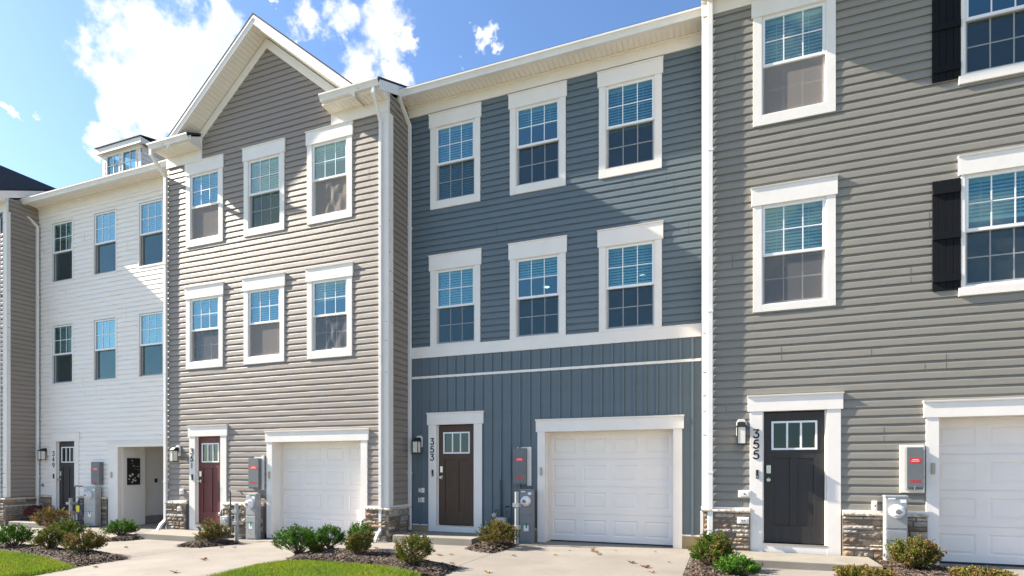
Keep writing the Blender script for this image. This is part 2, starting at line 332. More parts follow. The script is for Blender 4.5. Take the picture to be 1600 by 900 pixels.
# ------------------------------------------------------------------ window
def window(house, xc, ztop, zbot, Y, gw=.80, side=.125, head=.235, foot=.13, style='wide', upper_blind=1.0, lower_blind=0.0, screen=True, label=None, wrinkle=False, ear=.025, sillear=0, smat='screen_mesh'):
    """ztop/zbot = glass-opening limits incl. sash frame"""
    fr = .048; hw = gw/2+fr; zt, zb = ztop, zbot; mid = (zt+zb)/2
    c = MB()
    if style == 'wide':
        f0 = Y-.036
        c.box(xc-hw-side, xc-hw, f0, Y+.02, zb-foot, zt); c.box(xc+hw, xc+hw+side, f0, Y+.02, zb-foot, zt)
        c.box(xc-hw+.0005, xc+hw-.0005, f0, Y+.02, zb-foot, zb)
        if sillear: c.box(xc-hw-side-sillear, xc+hw+side+sillear, f0-.014, Y, zb-foot-.01, zb-foot*.05-.02)
        c.box(xc-hw-side-ear, xc+hw+side+ear, f0-.012, Y+.02, zt+.0005, zt+head)
        c.prism([(f0-.012, zt+head), (f0-.026, zt+head+.004), (f0-.030, zt+head+.022), (Y, zt+head+.028), (Y, zt+head)], 'x', xc-hw-side-ear-.008, xc+hw+side+ear+.008)
        # inner bead
        for a, b in ((xc-hw, xc-hw+.012), (xc+hw-.012, xc+hw)): c.box(a, b, Y-.022, Y+.03, zb, zt)
        c.box(xc-hw+.012, xc+hw-.012, Y-.022, Y+.03, zt-.012, zt); c.box(xc-hw+.012, xc+hw-.012, Y-.022, Y+.03, zb, zb+.012)
    else:
        f0 = Y-.030; s2 = .045
        c.box(xc-hw-s2, xc-hw, f0, Y+.02, zb-s2, zt+s2); c.box(xc+hw, xc+hw+s2, f0, Y+.02, zb-s2, zt+s2)
        c.box(xc-hw+.0005, xc+hw-.0005, f0, Y+.02, zb-s2, zb); c.box(xc-hw+.0005, xc+hw-.0005, f0, Y+.02, zt, zt+s2)
    w = c.build('window', 'white_trim', house, bevel=.003)
    if label: w['label'] = label
    # sashes
    s = MB(); i = .013
    def sash(z0, z1, yf, yb, bot, top):
        s.box(xc-hw+i, xc-hw+fr, yf, yb, z0, z1); s.box(xc+hw-fr, xc+hw-i, yf, yb, z0, z1)
        s.box(xc-hw+fr, xc+hw-fr, yf, yb, z0, z0+bot); s.box(xc-hw+fr, xc+hw-fr, yf, yb, z1-top, z1)
    sash(mid-.02, zt-.013, Y-.012, Y+.030, .045, .035)
    sash(zb+.013, mid+.02, Y+.032, Y+.070, .040, .035)
    s.build('sash', 'white_frame', w, bevel=.002)
    gx0, gx1 = xc-hw+fr, xc+hw-fr
    u0, u1 = mid+.025, zt-.048; l0, l1 = zb+.053, mid-.015
    for (a, b, yy) in ((u0, u1, Y+.012), (l0, l1, Y+.052)):
        g = MB(); g.box(gx0-.004, gx1+.004, yy, yy+.004, a-.004, b+.004); g.build('glass_pane', 'window_glass', w)
    g = MB()
    for (a, b, yy) in ((u0, u1, Y+.006), (l0, l1, Y+.046)):
        if style == 'thin' and a == l0: continue
        for k in (1, 2): x = gx0+(gx1-gx0)*k/3; g.box(x-.0085, x+.0085, yy, yy+.004, a, b)
        z = (a+b)/2
        for k in range(3): g.box(gx0+(gx1-gx0)*k/3+(.0085 if k else 0), gx0+(gx1-gx0)*(k+1)/3-(.0085 if k < 2 else 0), yy, yy+.004, z-.0085, z+.0085)
    g.build('grille', 'white_frame', w)
    if screen:
        g = MB()
        if wrinkle:
            nx, nz = 26, 30; vs = []; rr = random.Random(int(xc*100))
            ph = [rr.uniform(0, 6) for _ in range(4)]
            for a in range(nz+1):
                for b in range(nx+1):
                    fx, fz = b/nx, a/nz; e = math.sin(math.pi*fx)*.8+.2
                    d = (.012*math.sin(11*fx+6*fz+ph[0])+.010*math.sin(17*fx-9*fz+ph[1])+.006*math.sin(31*fx+4*fz+ph[2]))*e
                    vs.append((gx0+(gx1-gx0)*fx, Y+.02+d*.8, l0-.03+(l1+.02-l0+.03)*fz))
            g.mesh(vs, [(a*(nx+1)+b, a*(nx+1)+b+1, (a+1)*(nx+1)+b+1, (a+1)*(nx+1)+b) for a in range(nz) for b in range(nx)], True)
            g.build('insect_screen', smat, w, fixn=False)
        else:
            g.face([(gx0-.02, Y+.018, l0-.03), (gx1+.02, Y+.018, l0-.03), (gx1+.02, Y+.018, l1+.02), (gx0-.02, Y+.018, l1+.02)])
            g.build('insect_screen', smat, w)
    def blind(z1, z0):
        g = MB(); z = z1-.03; g.box(gx0-.02, gx1+.02, Y+.095, Y+.145, z1-.03, z1+.03)
        while z > z0+.02:
            dy, dz = .014, .0205
            g.mesh([(gx0-.01, Y+.12-dy, z-dz), (gx1+.01, Y+.12-dy, z-dz), (gx1+.01, Y+.12+dy, z+dz), (gx0-.01, Y+.12+dy, z+dz)], [(0, 1, 2, 3)]); z -= .052
        g.box(gx0-.01, gx1+.01, Y+.105, Y+.135, z0-.01, z0+.02)
        for k in (.22, .78): x = gx0+(gx1-gx0)*k; g.box(x-.003, x+.003, Y+.092, Y+.096, z0, z1)
        g.build('blind', 'blind_white', w, fixn=False)
    H = u1-l0
    if lower_blind > 0: blind(u1+.02, l0+(l1-l0)*(1-lower_blind))
    elif upper_blind > 0: blind(u1+.02, u1-(u1-u0)*upper_blind-(.04 if upper_blind >= 1 else 0))
    return (xc-hw, xc+hw, zb, zt), w
def casing(mb, x0, x1, z0, z1, Y, side, head, ear=.03, f=.036):
    """door / garage casing round an opening x0..x1, z0..z1"""
    mb.box(x0-side, x0, Y-f, Y+.10, z0, z1); mb.box(x1, x1+side, Y-f, Y+.10, z0, z1)
    mb.box(x0-side-ear, x1+side+ear, Y-f-.012, Y+.10, z1+.0005, z1+head)
    mb.prism([(Y-f-.012, z1+head), (Y-f-.03, z1+head+.004), (Y-f-.034, z1+head+.03), (Y, z1+head+.036), (Y, z1+head)], 'x', x0-side-ear-.01, x1+side+ear+.01)
DIG = {'3': [[(0,1),(1,1),(.42,.60),(.75,.57),(1,.38),(.92,.12),(.6,0),(.25,.02),(0,.16)]],
       '5': [[(.95,1),(.28,.96),(.12,.55),(.5,.64),(.86,.53),(1,.32),(.88,.10),(.5,0),(.15,.04),(0,.16)]],
       '1': [[(.5,1),(.5,0)]],
       '4': [[(.62,1),(0,.33),(1,.33)],[(.72,.65),(.72,0)]],
       '9': [[(.95,.62),(.75,.45),(.4,.42),(.12,.55),(.05,.76),(.25,.96),(.6,1),(.9,.88),(.98,.66),(.85,.3),(.5,0)]]}
def number(house, text, x, ztop, Y, h=.125, w=.075, pitch=.165):
    g = MB()
    for k, ch in enumerate(text):
        for st in DIG[ch]:
            # smooth the stroke
            P = [Vector((x-w/2+a*w, 0, ztop-k*pitch-h+b*h)) for a, b in st]
            if ch in '359' :
                Q = [P[0]]
                for i_ in range(len(P)-1):
                    p0 = P[max(i_-1, 0)]; p1 = P[i_]; p2 = P[i_+1]; p3 = P[min(i_+2, len(P)-1)]
                    sharp = ch == '3' and i_ <= 1
                    for t in ((.25, .5, .75, 1) if not sharp else (1,)):
                        Q.append(.5*((2*p1)+(-p0+p2)*t+(2*p0-5*p1+4*p2-p3)*t*t+(-p0+3*p1-3*p2+p3)*t**3) if not sharp else p2)
                P = Q
            for a, b in zip(P, P[1:]):
                d = (b-a).normalized(); nrm = Vector((-d.z, 0, d.x))*(.0095); a2 = a-d*.004; b2 = b+d*.004
                poly = [a2-nrm, b2-nrm, b2+nrm, a2+nrm]
                g.mesh([(p.x, Y, p.z) for p in poly]+[(p.x, Y-.008, p.z) for p in poly], [(3,2,1,0),(4,5,6,7),(0,1,5,4),(1,2,6,5),(2,3,7,6),(3,0,4,7)])
    g.build('house_number', 'black_metal', house)
def front_door(house, x0, x1, z0, z1, zb, Y, paint, label, num):
    """x0..x1 slab, z0..z1 slab height, zb casing bottom"""
    c = MB(); casing(c, x0-.02, x1+.02, zb, z1+.015, Y, .185, .225)
    c.box(x0-.02, x1+.02, Y-.034, Y+.06, zb, z0-.03)           # board under the sill
    c.box(x0-.02, x0, Y+.03, Y+.10, z0-.03, z1+.015); c.box(x1, x1+.02, Y+.03, Y+.10, z0-.03, z1+.015)
    dc = c.build('door_casing', 'white_trim', house, bevel=.003)
    t = MB(); t.box(x0-.02, x1+.02, Y-.04, Y+.12, z0-.0295, z0-.008); t.build('threshold', 'nickel', dc)
    d = MB(); yf = Y+.045; w = x1-x0; st = .115
    wx0, wx1 = x0+.14, x1-.10; wz0, wz1 = z1-.56, z1-.17
    pz0, pz1 = z0+.27, wz0-.16
    xm = (x0+x1)/2
    # stiles and rails round two recessed panels and the glazed light
    d.box(x0, x0+.145, yf, yf+.045, z0, z1); d.box(x1-.145, x1, yf, yf+.045, z0, z1)
    d.box(x0+.145, x1-.145, yf, yf+.045, z0, pz0); d.box(x0+.145, x1-.145, yf, yf+.045, pz1, wz0); d.box(x0+.145, x1-.145, yf, yf+.045, wz1, z1)
    d.box(xm-.055, xm+.055, yf, yf+.045, pz0, pz1)
    for a, b in ((x0+.145, xm-.055), (xm+.055, x1-.145)): d.box(a, b, yf+.014, yf+.04, pz0, pz1)
    dd = d.build('door', paint, house, bevel=.003); dd['label'] = label
    f = MB(); m = .03; wx0, wx1 = x0+.14, x1-.13
    f.box(wx0-m, wx0, yf-.014, yf+.04, wz0-m, wz1+m); f.box(wx1, wx1+m, yf-.014, yf+.04, wz0-m, wz1+m)
    f.box(wx0, wx1, yf-.014, yf+.04, wz0-m, wz0); f.box(wx0, wx1, yf-.014, yf+.04, wz1, wz1+m)
    for k in (1, 2): x = wx0+(wx1-wx0)*k/3; f.box(x-.014, x+.014, yf-.010, yf+.035, wz0, wz1)
    f.build('light_frame', 'white_frame', dd, bevel=.002)
    g = MB(); g.box(wx0, wx1, yf+.008, yf+.014, wz0, wz1); g.build('glass_pane', 'door_glass', dd)
    k = MB(); hx = x0+.07; hz = z0+.98
    k.box(hx-.033, hx+.033, yf-.022, yf, hz+.10, hz+.235)
    k.build('deadbolt', 'nickel', dd, bevel=.008)
    k = MB(); k.tube([(hx, yf, hz), (hx, yf-.012, hz)], .034, 16); k.tube([(hx, yf-.012, hz), (hx, yf-.04, hz), (hx, yf-.05, hz), (hx, yf-.072, hz), (hx, yf-.08, hz)], [.013, .014, .026, .030, .018], 16)
    k.build('knob', 'nickel', dd)
    number(house, num, x0-.115, z1-.27, Y-.0365)
    b = MB(); bx = x0-.10; b.box(bx-.019, bx+.019, Y-.060, Y-.036, z0+1.0, z0+1.14); db = b.build('doorbell', 'black_plastic', house, bevel=.006)
    b = MB(); b.tube([(bx, Y-.060, z0+1.03), (bx, Y-.064, z0+1.03)], .011, 12); b.build('button', 'nickel', db)
    return (x0-.02-.1, x1+.02+.1, zb-.0, z1+.015+.1)
def garage(house, x0, x1, zb, z1, Y, label=None, head=.215):
    c = MB(); casing(c, x0, x1, zb, z1, Y, .155, head); c.box(x0-.05, x0-.001, Y+.1005, Y+.30, zb, z1); c.box(x1+.001, x1+.05, Y+.1005, Y+.30, zb, z1); c.box(x0-.05, x1+.05, Y+.1005, Y+.30, z1+.001, z1+.05); c.box(x0, x0+.025, Y+.22, Y+.255, zb, z1); c.box(x1-.025, x1, Y+.22, Y+.255, zb, z1); c.box(x0+.0255, x1-.0255, Y+.22, Y+.255, z1-.03, z1)
    c.build('garage_casing', 'white_trim', house, bevel=.003)
    d = MB(); yf = Y+.258; x0 += 0.003; x1 -= .003; n = 4; hh = (z1-.0-zb-.02)/4; ww = (x1-x0)/4
    for r in range(4):
        za = zb+.02+r*hh; zc = za+hh
        # section face with a raised panel in each bay: frame strips, sloped rims, raised field
        zp0, zp1 = za+hh*.21, zc-hh*.21
        d.box(x0, x1, yf, yf+.04, za+.004, zp0); d.box(x0, x1, yf, yf+.04, zp1, zc-.004)
        d.box(x0, x1, yf+.012, yf+.03, zc-.004, zc+.004)
        for k in range(4):
            a = x0+ww*k; pa, pb = a+ww*.12, a+ww*.88
            d.box(a, pa, yf, yf+.04, zp0, zp1); d.box(pb, a+ww, yf, yf+.04, zp0, zp1)
            q = .022; dp = .013
            O = [(pa, zp0), (pb, zp0), (pb, zp1), (pa, zp1)]; I = [(pa+q, zp0+q), (pb-q, zp0+q), (pb-q, zp1-q), (pa+q, zp1-q)]; J = [(pa+2.4*q, zp0+2.4*q), (pb-2.4*q, zp0+2.4*q), (pb-2.4*q, zp1-2.4*q), (pa+2.4*q, zp1-2.4*q)]
            for i_ in range(4):
                j = (i_+1) % 4
                d.face([(O[i_][0], yf, O[i_][1]), (O[j][0], yf, O[j][1]), (I[j][0], yf+dp, I[j][1]), (I[i_][0], yf+dp, I[i_][1])])
                d.face([(I[i_][0], yf+dp, I[i_][1]), (I[j][0], yf+dp, I[j][1]), (J[j][0], yf+.002, J[j][1]), (J[i_][0], yf+.002, J[i_][1])])
            d.face([(J[i_][0], yf+.002, J[i_][1]) for i_ in range(4)])
    gd = d.build('garage_door', 'garage_white', house, fixn=False)
    s = MB(); s.box(x0, x1, yf+.005, yf+.04, zb-.002, zb+.024); s.build('weather_seal', 'black_plastic', gd)
    k = MB(); k.box(x0-.10, x0-.055, Y-.058, Y-.036, 1.30+zb, 1.46+zb); k.build('keypad', 'keypad_tan', house, bevel=.004)
    if label: gd['label'] = label
def stone_veneer(mb, a0, a1, z0, z1, plane, axis, rng, out=.075):
    pal = [(.50,.39,.26),(.58,.49,.36),(.36,.26,.17),(.42,.34,.27),(.62,.56,.46),(.30,.20,.14),(.45,.40,.35),(.52,.36,.22)]
    P = (lambda a, o, z: (a, plane-o, z)) if axis == 'y' else (lambda a, o, z: (plane+o, a, z))
    mb.mi = 1; mb.mesh([P(a, o, z) for a in (a0, a1) for o in (0, out-.02) for z in (z0, z1)], [(0,1,3,2),(4,6,7,5),(0,4,5,1),(2,3,7,6),(0,2,6,4),(1,5,7,3)]); mb.mi = 0
    z = z0
    while z < z1-.02:
        h = rng.choice((.05,.065,.085,.12)); h = h if z+h < z1-.04 else z1-z; a = a0
        while a < a1-.01:
            w = rng.uniform(.14, .42); w = w if a+w < a1-.08 else a1-a
            subs = [(z, z+h)] if (h < .10 or rng.random() < .65) else [(z, z+h*.5), (z+h*.5, z+h)]
            for sa, sb in subs:
                c = rng.choice(pal); k = rng.uniform(.48, .84); mb.col = tuple(min(.8, x*k) for x in c)
                g = .006; o = out+rng.uniform(-.020, .018); nx = max(2, int(w/.04)); nz = max(2, int((sb-sa)/.03))
                vs = []; 
                for i in range(nz+1):
                    for j in range(nx+1):
                        e = (i in (0, nz)) or (j in (0, nx))
                        vs.append(P(a+g+(w-2*g)*j/nx, o+(-.012 if e else rng.uniform(-.007, .008)), sa+g+(sb-sa-2*g)*i/nz))
                fs = [(i*(nx+1)+j, i*(nx+1)+j+1, (i+1)*(nx+1)+j+1, (i+1)*(nx+1)+j) for i in range(nz) for j in range(nx)]
                mb.mesh(vs, fs)
                # sides
                A = [P(a+g, o-.012, sa+g), P(a+w-g, o-.012, sa+g), P(a+w-g, o-.012, sb-g), P(a+g, o-.012, sb-g)]; B = [P(a+g, 0, sa+g), P(a+w-g, 0, sa+g), P(a+w-g, 0, sb-g), P(a+g, 0, sb-g)]
                for i in range(4): j = (i+1) % 4; mb.face([A[i], B[i], B[j], A[j]])
            a += w
        z += h
    mb.col = None
def stone_cap(mb, a0, a1, z, plane, axis, rng):
    """rough ledge of cap stones"""
    P = (lambda a, o, zz: (a, plane-o, zz)) if axis == 'y' else (lambda a, o, zz: (plane+o, a, zz)); a = a0
    while a < a1-.01:
        w = rng.uniform(.3, .5); w = w if a+w < a1-.15 else a1-a
        mb.col = rng.choice([(.60,.52,.42),(.52,.44,.35),(.62,.57,.48)]); n = max(3, int(w/.04)); top, bot, fr = [], [], []
        vs = []
        for j in range(n+1):
            x = a+.002+(w-.004)*j/n; o = .105+rng.uniform(-.012, .008)
            vs += [P(x, 0, z), P(x, o-.008, z), P(x, o, z-.02), P(x, o-.012+rng.uniform(-.008, .004), z-.045), P(x, 0, z-.05)]
        fs = [(j*5+i, j*5+i+1, (j+1)*5+i+1, (j+1)*5+i) for j in range(n) for i in range(4)]+[(4,3,2,1,0), tuple(n*5+i for i in range(5))]
        mb.mesh(vs, fs); a += w
    mb.col = None
def gutter(mb, x0, x1, yb, zt, miter0=0, miter1=0):
    """K-style gutter along X; back at yb, front 0.12 towards the viewer"""
    pr = [(0, zt), (0, zt-.125), (-.075, zt-.125), (-.080, zt-.085), (-.105, zt-.045), (-.125, zt-.03), (-.125, zt), (-.112, zt), (-.112, zt-.02), (-.07, zt-.11), (-.01, zt-.115), (-.01, zt)]
    mb.prism([(yb+a, b) for a, b in pr], 'x', x0, x1)
def plain_eave(house, x0, x1, Y, zf0, zf1, gt, ov=.36):
    """frieze board, ribbed soffit, fascia, gutter of a straight eave"""
    c = MB(); c.box(x0, x1, Y-.034, Y+.05, zf0, zf1); c.box(x0, x1, Y-.06, Y-.034, zf1-.035, zf1-.0)
    c.build('frieze_board', 'white_trim', house, bevel=.003)
    s = MB(); x = x0
    while x < x1-.001:
        b = min(x+.10, x1); s.box(x, b-.025, Y-ov+.02, Y+.05, zf1, zf1+.012); s.box(b-.025, b, Y-ov+.02, Y+.05, zf1+.012, zf1+.02)
        x += .10
    s.box(x0, x1, Y-ov, Y-ov+.02, zf1-.012, gt-.015)
    s.build('soffit', 'soffit', house)
    g = MB(); gutter(g, x0, x1, Y-ov-.001, gt)
    g.build('gutter', 'white_metal', house)
def downspout(house, x, y, ztop, zbot, Yg=None, xg=None, kick=None, wd=.075, name='downspout'):
    g = MB(); p = []
    if Yg is not None:
        X0 = xg if xg is not None else x; p = [(X0, Yg, ztop+.46), (X0, Yg, ztop+.36), (x, y, ztop)]
    p += [(x, y, ztop-.12)]
    p += [(x, y, zbot+.30)] if kick else [(x, y, zbot)]
    if kick: p += [(x+kick[0]*.5, y+kick[1]*.35, zbot+.20), (x+kick[0]*.8, y+kick[1]*.6, zbot+.06), (x+kick[0], y+kick[1], zbot+.04)]
    g.rpath(p, wd, .055, (1, 0, 0))
    for z in (zbot+1.2, zbot+3.8, zbot+6.4):
        if z < ztop-.3: g.box(x-wd/2-.004, x+wd/2+.004, y-.032, y+.04, z, z+.03)
    g.build(name, 'white_metal', house)
def shell(house, x0, x1, Y, zb, zt, mat_, depth=10, holes=()):
    """back, sides and the inner structure of the house"""
    s = MB(); s.box(x0+.06, x0+.16, Y+.12, Y+depth, zb-.3, zt); s.box(x1-.16, x1-.06, Y+.12, Y+depth, zb-.3, zt); s.box(x0+.06, x1-.06, Y+depth-.1, Y+depth, zb-.3, zt)
    s.build('side_wall', mat_, house)
    f = MB(); f.box(x0+.16, x1-.16, Y+.42, Y+depth-.1, zb-.3, zb+.02)
    for z in (zb+2.85, zb+5.95, zt-.25): f.box(x0+.16, x1-.16, Y+.16, Y+4.2, z, z+.22)
    f.box(x0+.16, x1-.16, Y+4.2, Y+4.3, zb+2.6, zt)
    f.build('floor', 'room', house)
def ibacking(house, x0, x1, Y, z0, z1, holes):
    """sheathing behind the cladding, with openings"""
    b = MB()
    for (a, c, za, zb_) in lap_rects((x0+.004, x1-.004, z0, z1), [(h[0]-.012, h[1]+.012, h[2]-.012, h[3]+.012) for h in holes]): b.box(a, c, Y+.002, Y+.06, za, zb_)
    b.build('sheathing', 'room', house)
def corner_trim(house, x, Y, z0, z1, sgn=1, front=.17, side=.15, th=.026):
    """L-shaped corner post; house body is on the -sgn side of x"""
    c = MB(); xa = x-sgn*front
    c.box(min(xa, x+sgn*th), max(xa, x+sgn*th), Y-th, Y, z0, z1)
    c.box(min(x, x+sgn*th), max(x, x+sgn*th), Y, Y+side, z0, z1)
    c.build('corner_post', 'white_trim', house, bevel=.003)
PITCH = .45; GS = .833
def main_roof(house, x0, x1, Ye, ze, depth=13, mid=None, thick=.045):
    """ridge along X; eave at Ye,ze ; mid = (xa,xb,y) leave the front out between xa..xb up to y"""
    Yr = Ye+depth/2; zr = ze+PITCH*depth/2
    r = MB()
    def slab(a, b, ya):
        za = ze+PITCH*(ya-Ye); r.prism([(ya, za), (Yr, zr), (Yr, zr+thick), (ya, za+thick)], 'x', a, b)
    if mid: slab(x0, mid[0], Ye); slab(mid[0], mid[1], mid[2]); slab(mid[1], x1, Ye)
    else: slab(x0, x1, Ye)
    r.prism([(Yr, zr), (Ye+depth, ze), (Ye+depth, ze+thick), (Yr, zr+thick)], 'x', x0, x1)
    return r
def rake_board(house, x, Ye, ze, depth, sgn, th=.025, h=.16):
    Yr = Ye+depth/2; zr = ze+PITCH*depth/2; b = MB(); xa, xb = (x, x+sgn*th)
    b.prism([(Ye, ze-h), (Yr, zr-h), (Yr, zr-.001), (Ye, ze-.001)], 'x', min(xa, xb), max(xa, xb))
    b.build('rake_board', 'white_trim', house)
def gable_front(house, x0, x1, Y, dz, siding, wallrects_top):
    """cross gable with returned eaves as on the projecting houses. dz shifts heights"""
    xc = (x0+x1)/2-.03; zt = 11.14+dz; Yf = Y-.40; hw = (zt-9.0-dz)/GS
    # roof slabs of the gable
    r = MB()
    for sg in (-1, 1):
        L = hw+.12
        P = [(xc, zt), (xc+sg*L, zt-GS*L), (xc+sg*L, zt-GS*L+.03), (xc, zt+.035)]
        r.prism(P, 'y', Yf-.015, Y+4.45)
    roof = r.build('gable_roof', 'shingle', house)
    f = MB(); FH = .20
    for sg in (-1, 1):
        L = hw+.02
        # fascia
        f.prism([(xc, zt-.001), (xc+sg*L, zt-GS*L-.001), (xc+sg*L, zt-GS*L-FH), (xc, zt-FH)], 'y', Yf, Yf+.03)
        f.prism([(xc, zt-.001), (xc+sg*L, zt-GS*L-.001), (xc+sg*L, zt-GS*L-.07), (xc, zt-.07)], 'y', Yf-.012, Yf-.0005)
        # frieze on the wall
        f.prism([(xc, zt-.235), (xc+sg*(L-.06), zt-GS*(L-.06)-.235), (xc+sg*(L-.06), zt-GS*(L-.06)-.455), (xc, zt-.455)], 'y', Y-.034, Y-.002)
    f.build('rake_fascia', 'white_trim', house, bevel=.003)
    s = MB()
    for sg in (-1, 1):
        L = hw; n = 34
        for k in range(n):
            a = L*k/n; b = L*(k+1)/n-.012
            s.prism([(xc+sg*a, zt-GS*a-.215), (xc+sg*b, zt-GS*b-.215), (xc+sg*b, zt-GS*b-.2), (xc+sg*a, zt-GS*a-.2)], 'y', Yf+.03, Y+.02)
            c_ = L*(k+1)/n
            s.prism([(xc+sg*b, zt-GS*b-.205), (xc+sg*c_, zt-GS*c_-.205), (xc+sg*c_, zt-GS*c_-.2), (xc+sg*b, zt-GS*b-.2)], 'y', Yf+.03, Y+.02)
    s.build('gable_soffit', 'soffit', house)
    # eave returns
    zf0, zf1, gt = 8.60+dz, 8.85+dz, 9.0+dz
    for (a, b, sg) in ((x0-.02, x0+1.12, -1), (x1-1.37, x1+.03, 1)):
        c = MB(); c.box(a, b, Y-.036, Y+.02, zf0, 9.17+dz)
        # tapered box up to the little roof
        io, oo = (b, a) if sg < 0 else (a, b)       # inner, outer x
        c.prism([(Y-.02, zf1+.0), (Y-.33, zf1+.0), (Y-.33, gt-.02), (Y-.02, gt+.14)], 'x', min(io+sg*.02, oo), max(io+sg*.02, oo))
        ob = c.build('eave_return', 'white_trim', house, bevel=.003)
        s = MB(); x = min(a, b)
        while x < max(a, b)-.02:
            s.box(x+.002, min(x+.095, b-.002), Y-.33, Y-.037, zf1-.012, zf1-.0005); x += .10
        s.build('soffit', 'soffit', ob)
        g = MB(); gutter(g, min(a, b)-(.10 if sg < 0 else -.02), max(a, b)+(0.02 if sg > 0 else .02), Y-.331, gt)
        g.build('gutter', 'white_metal', ob)
    mr = main_roof(house, x0-.03, x1+.05, Y-.40, gt-.0, mid=(x0+1.10, x1-1.35, Y+.05))
    mr.build('roof', 'shingle', house)
    for x, sg in ((x0-.03, -1), (x1+.05, 1)): rake_board(house, x-sg*.026, Y-.35, gt+.02, 12.9, sg, h=.20)
    # upper side walls up to the roof slope
    return xc, zt-.455
# ================================================================== GROUND (structure)
def xsplit(x0, x1):
    return sorted({x0, x1}|{p[0] for p in GP if x0 < p[0] < x1})
def sheet(name, x0, x1, y0, y1, dz, m, kind='structure', ny=1):
    b = MB(); xs = xsplit(x0, x1); 
    for a, c in zip(xs, xs[1:]): b.face([(a, y0, gz(a)+dz), (c, y0, gz(c)+dz), (c, y1, gz(c)+dz), (a, y1, gz(a)+dz)])
    return tag(b.build(name, m), kind=kind)
sheet('ground', -1500, 1500, -1500, 1500, -.16, 'far_turf')
sheet('street', -300, 300, -9, -.2, -.14, 'asphalt')
def slab(mb, x0, x1, y0, y1, top=0.0, th=.12, gap=.005):
    x0 += gap; x1 -= gap; y0 += gap; y1 -= gap; xs = xsplit(x0, x1)
    e = .008
    for a, c in zip(xs, xs[1:]):
        mb.face([(a, y0+e, gz(a)+top), (c, y0+e, gz(c)+top), (c, y1-e, gz(c)+top), (a, y1-e, gz(a)+top)])
        for ya, yb in ((y0+e, y0), (y1-e, y1)):
            mb.face([(a, ya, gz(a)+top), (c, ya, gz(c)+top), (c, yb, gz(c)+top-e), (a, yb, gz(a)+top-e)])
            mb.face([(a, yb, gz(a)+top-e), (c, yb, gz(c)+top-e), (c, yb, gz(c)+top-th), (a, yb, gz(a)+top-th)])
    for x in (x0, x1): mb.face([(x, y0+e, gz(x)+top), (x, y1-e, gz(x)+top), (x, y1-e, gz(x)+top-th), (x, y0+e, gz(x)+top-th)])
sheet('paving_bed', -30, 12, 1.0, 11.3, -.03, 'joint')
pv = MB()
JX = [-27.8,-24.7,-21.9,-18.8,-15.85,-12.85,-9.72,-6.75,-3.67,-.50,2.55,5.6,8.7]
for i, (a, b) in enumerate(zip(JX, JX[1:])):
    drive = i % 2 == 0
    yw = 10.44+.15 if (i//2) % 2 == 0 else 9.65+.15
    # which house stands behind
    xm = (a+b)/2
    yw = 9.66 if (-12.44 < xm < -6.35 or xm > -.4 or xm < -18.5) else 10.46
    if drive or True:
        ys = [1.0, 4.1, 7.2, yw-.0] if (i in (6-0,)) else [1.0, 4.0, 6.1 if yw < 10 else 6.9, yw-.0]
        for c, d in zip(ys, ys[1:]): slab(pv, a, b, c, d)
pv.build('driveway', 'concrete')['kind'] = 'structure'
# rows of fill between facade and slabs (garage aprons inside openings)
ap = MB(); ap.box(-3.3, -.8, 10.46, 10.84, -.12, -.004); ap.box(-9.3, -6.9, 9.66, 10.05, -.25, -.085); ap.box(2.8, 5.35, 9.66, 10.05, -.1, .052)
tag(ap.build('garage_apron', 'concrete'), kind='structure')
def poly_world(pix): return [G(u, v) for u, v in pix]
def inpoly(x, y, P):
    c = False; j = len(P)-1
    for i in range(len(P)):
        if (P[i][1] > y) != (P[j][1] > y) and x < (P[j][0]-P[i][0])*(y-P[i][1])/(P[j][1]-P[i][1])+P[i][0]: c = not c
        j = i
    return c
def edge_dist(x, y, P):
    best = 9
    for i in range(len(P)):
        ax, ay = P[i]; bx, by = P[(i+1) % len(P)]; dx, dy = bx-ax, by-ay; t = max(0, min(1, ((x-ax)*dx+(y-ay)*dy)/(dx*dx+dy*dy+1e-9)))
        best = min(best, math.hypot(x-ax-t*dx, y-ay-t*dy))
    return best
def mound(name, P, h, m, lip=.0, step=.09, rough=.012, kind='structure', seed=1):
    rng = random.Random(seed); xs = [p[0] for p in P]; ys = [p[1] for p in P]; b = MB()
    from mathutils.geometry import tessellate_polygon
    # rim
    top = [(x, y) for x, y in P]
    cx = sum(xs)/len(xs); cy = sum(ys)/len(ys)
    # dense grid with clipping by bmesh: build grid, keep cells inside
    n = len(P); rings = []
    K = 9
    for k in range(K+1):
        t = k/K; ring = []
        # resampled boundary
        for i in range(n):
            ax, ay = P[i]; bx, by = P[(i+1) % n]; L = math.hypot(bx-ax, by-ay); q = max(1, int(L/.12))
            for j in range(q):
                s_ = j/q; x = ax+(bx-ax)*s_; y = ay+(by-ay)*s_
                X = x+(cx-x)*t; Y = y+(cy-y)*t
                z = gz(X)+(-.02 if k == 0 else lip+(h-lip)*min(1, t*3.2)**.7+rng.uniform(-rough, rough))
                ring.append((X, Y, z))
        rings.append(ring)
    m_ = len(rings[0]); vs = [p for r_ in rings for p in r_]
    fs = [(k*m_+i, k*m_+(i+1) % m_, (k+1)*m_+(i+1) % m_, (k+1)*m_+i) for k in range(K) for i in range(m_)]+[tuple(K*m_+i for i in range(m_))]
    b.mesh(vs, fs, True)
    return tag(b.build(name, m), kind=kind)
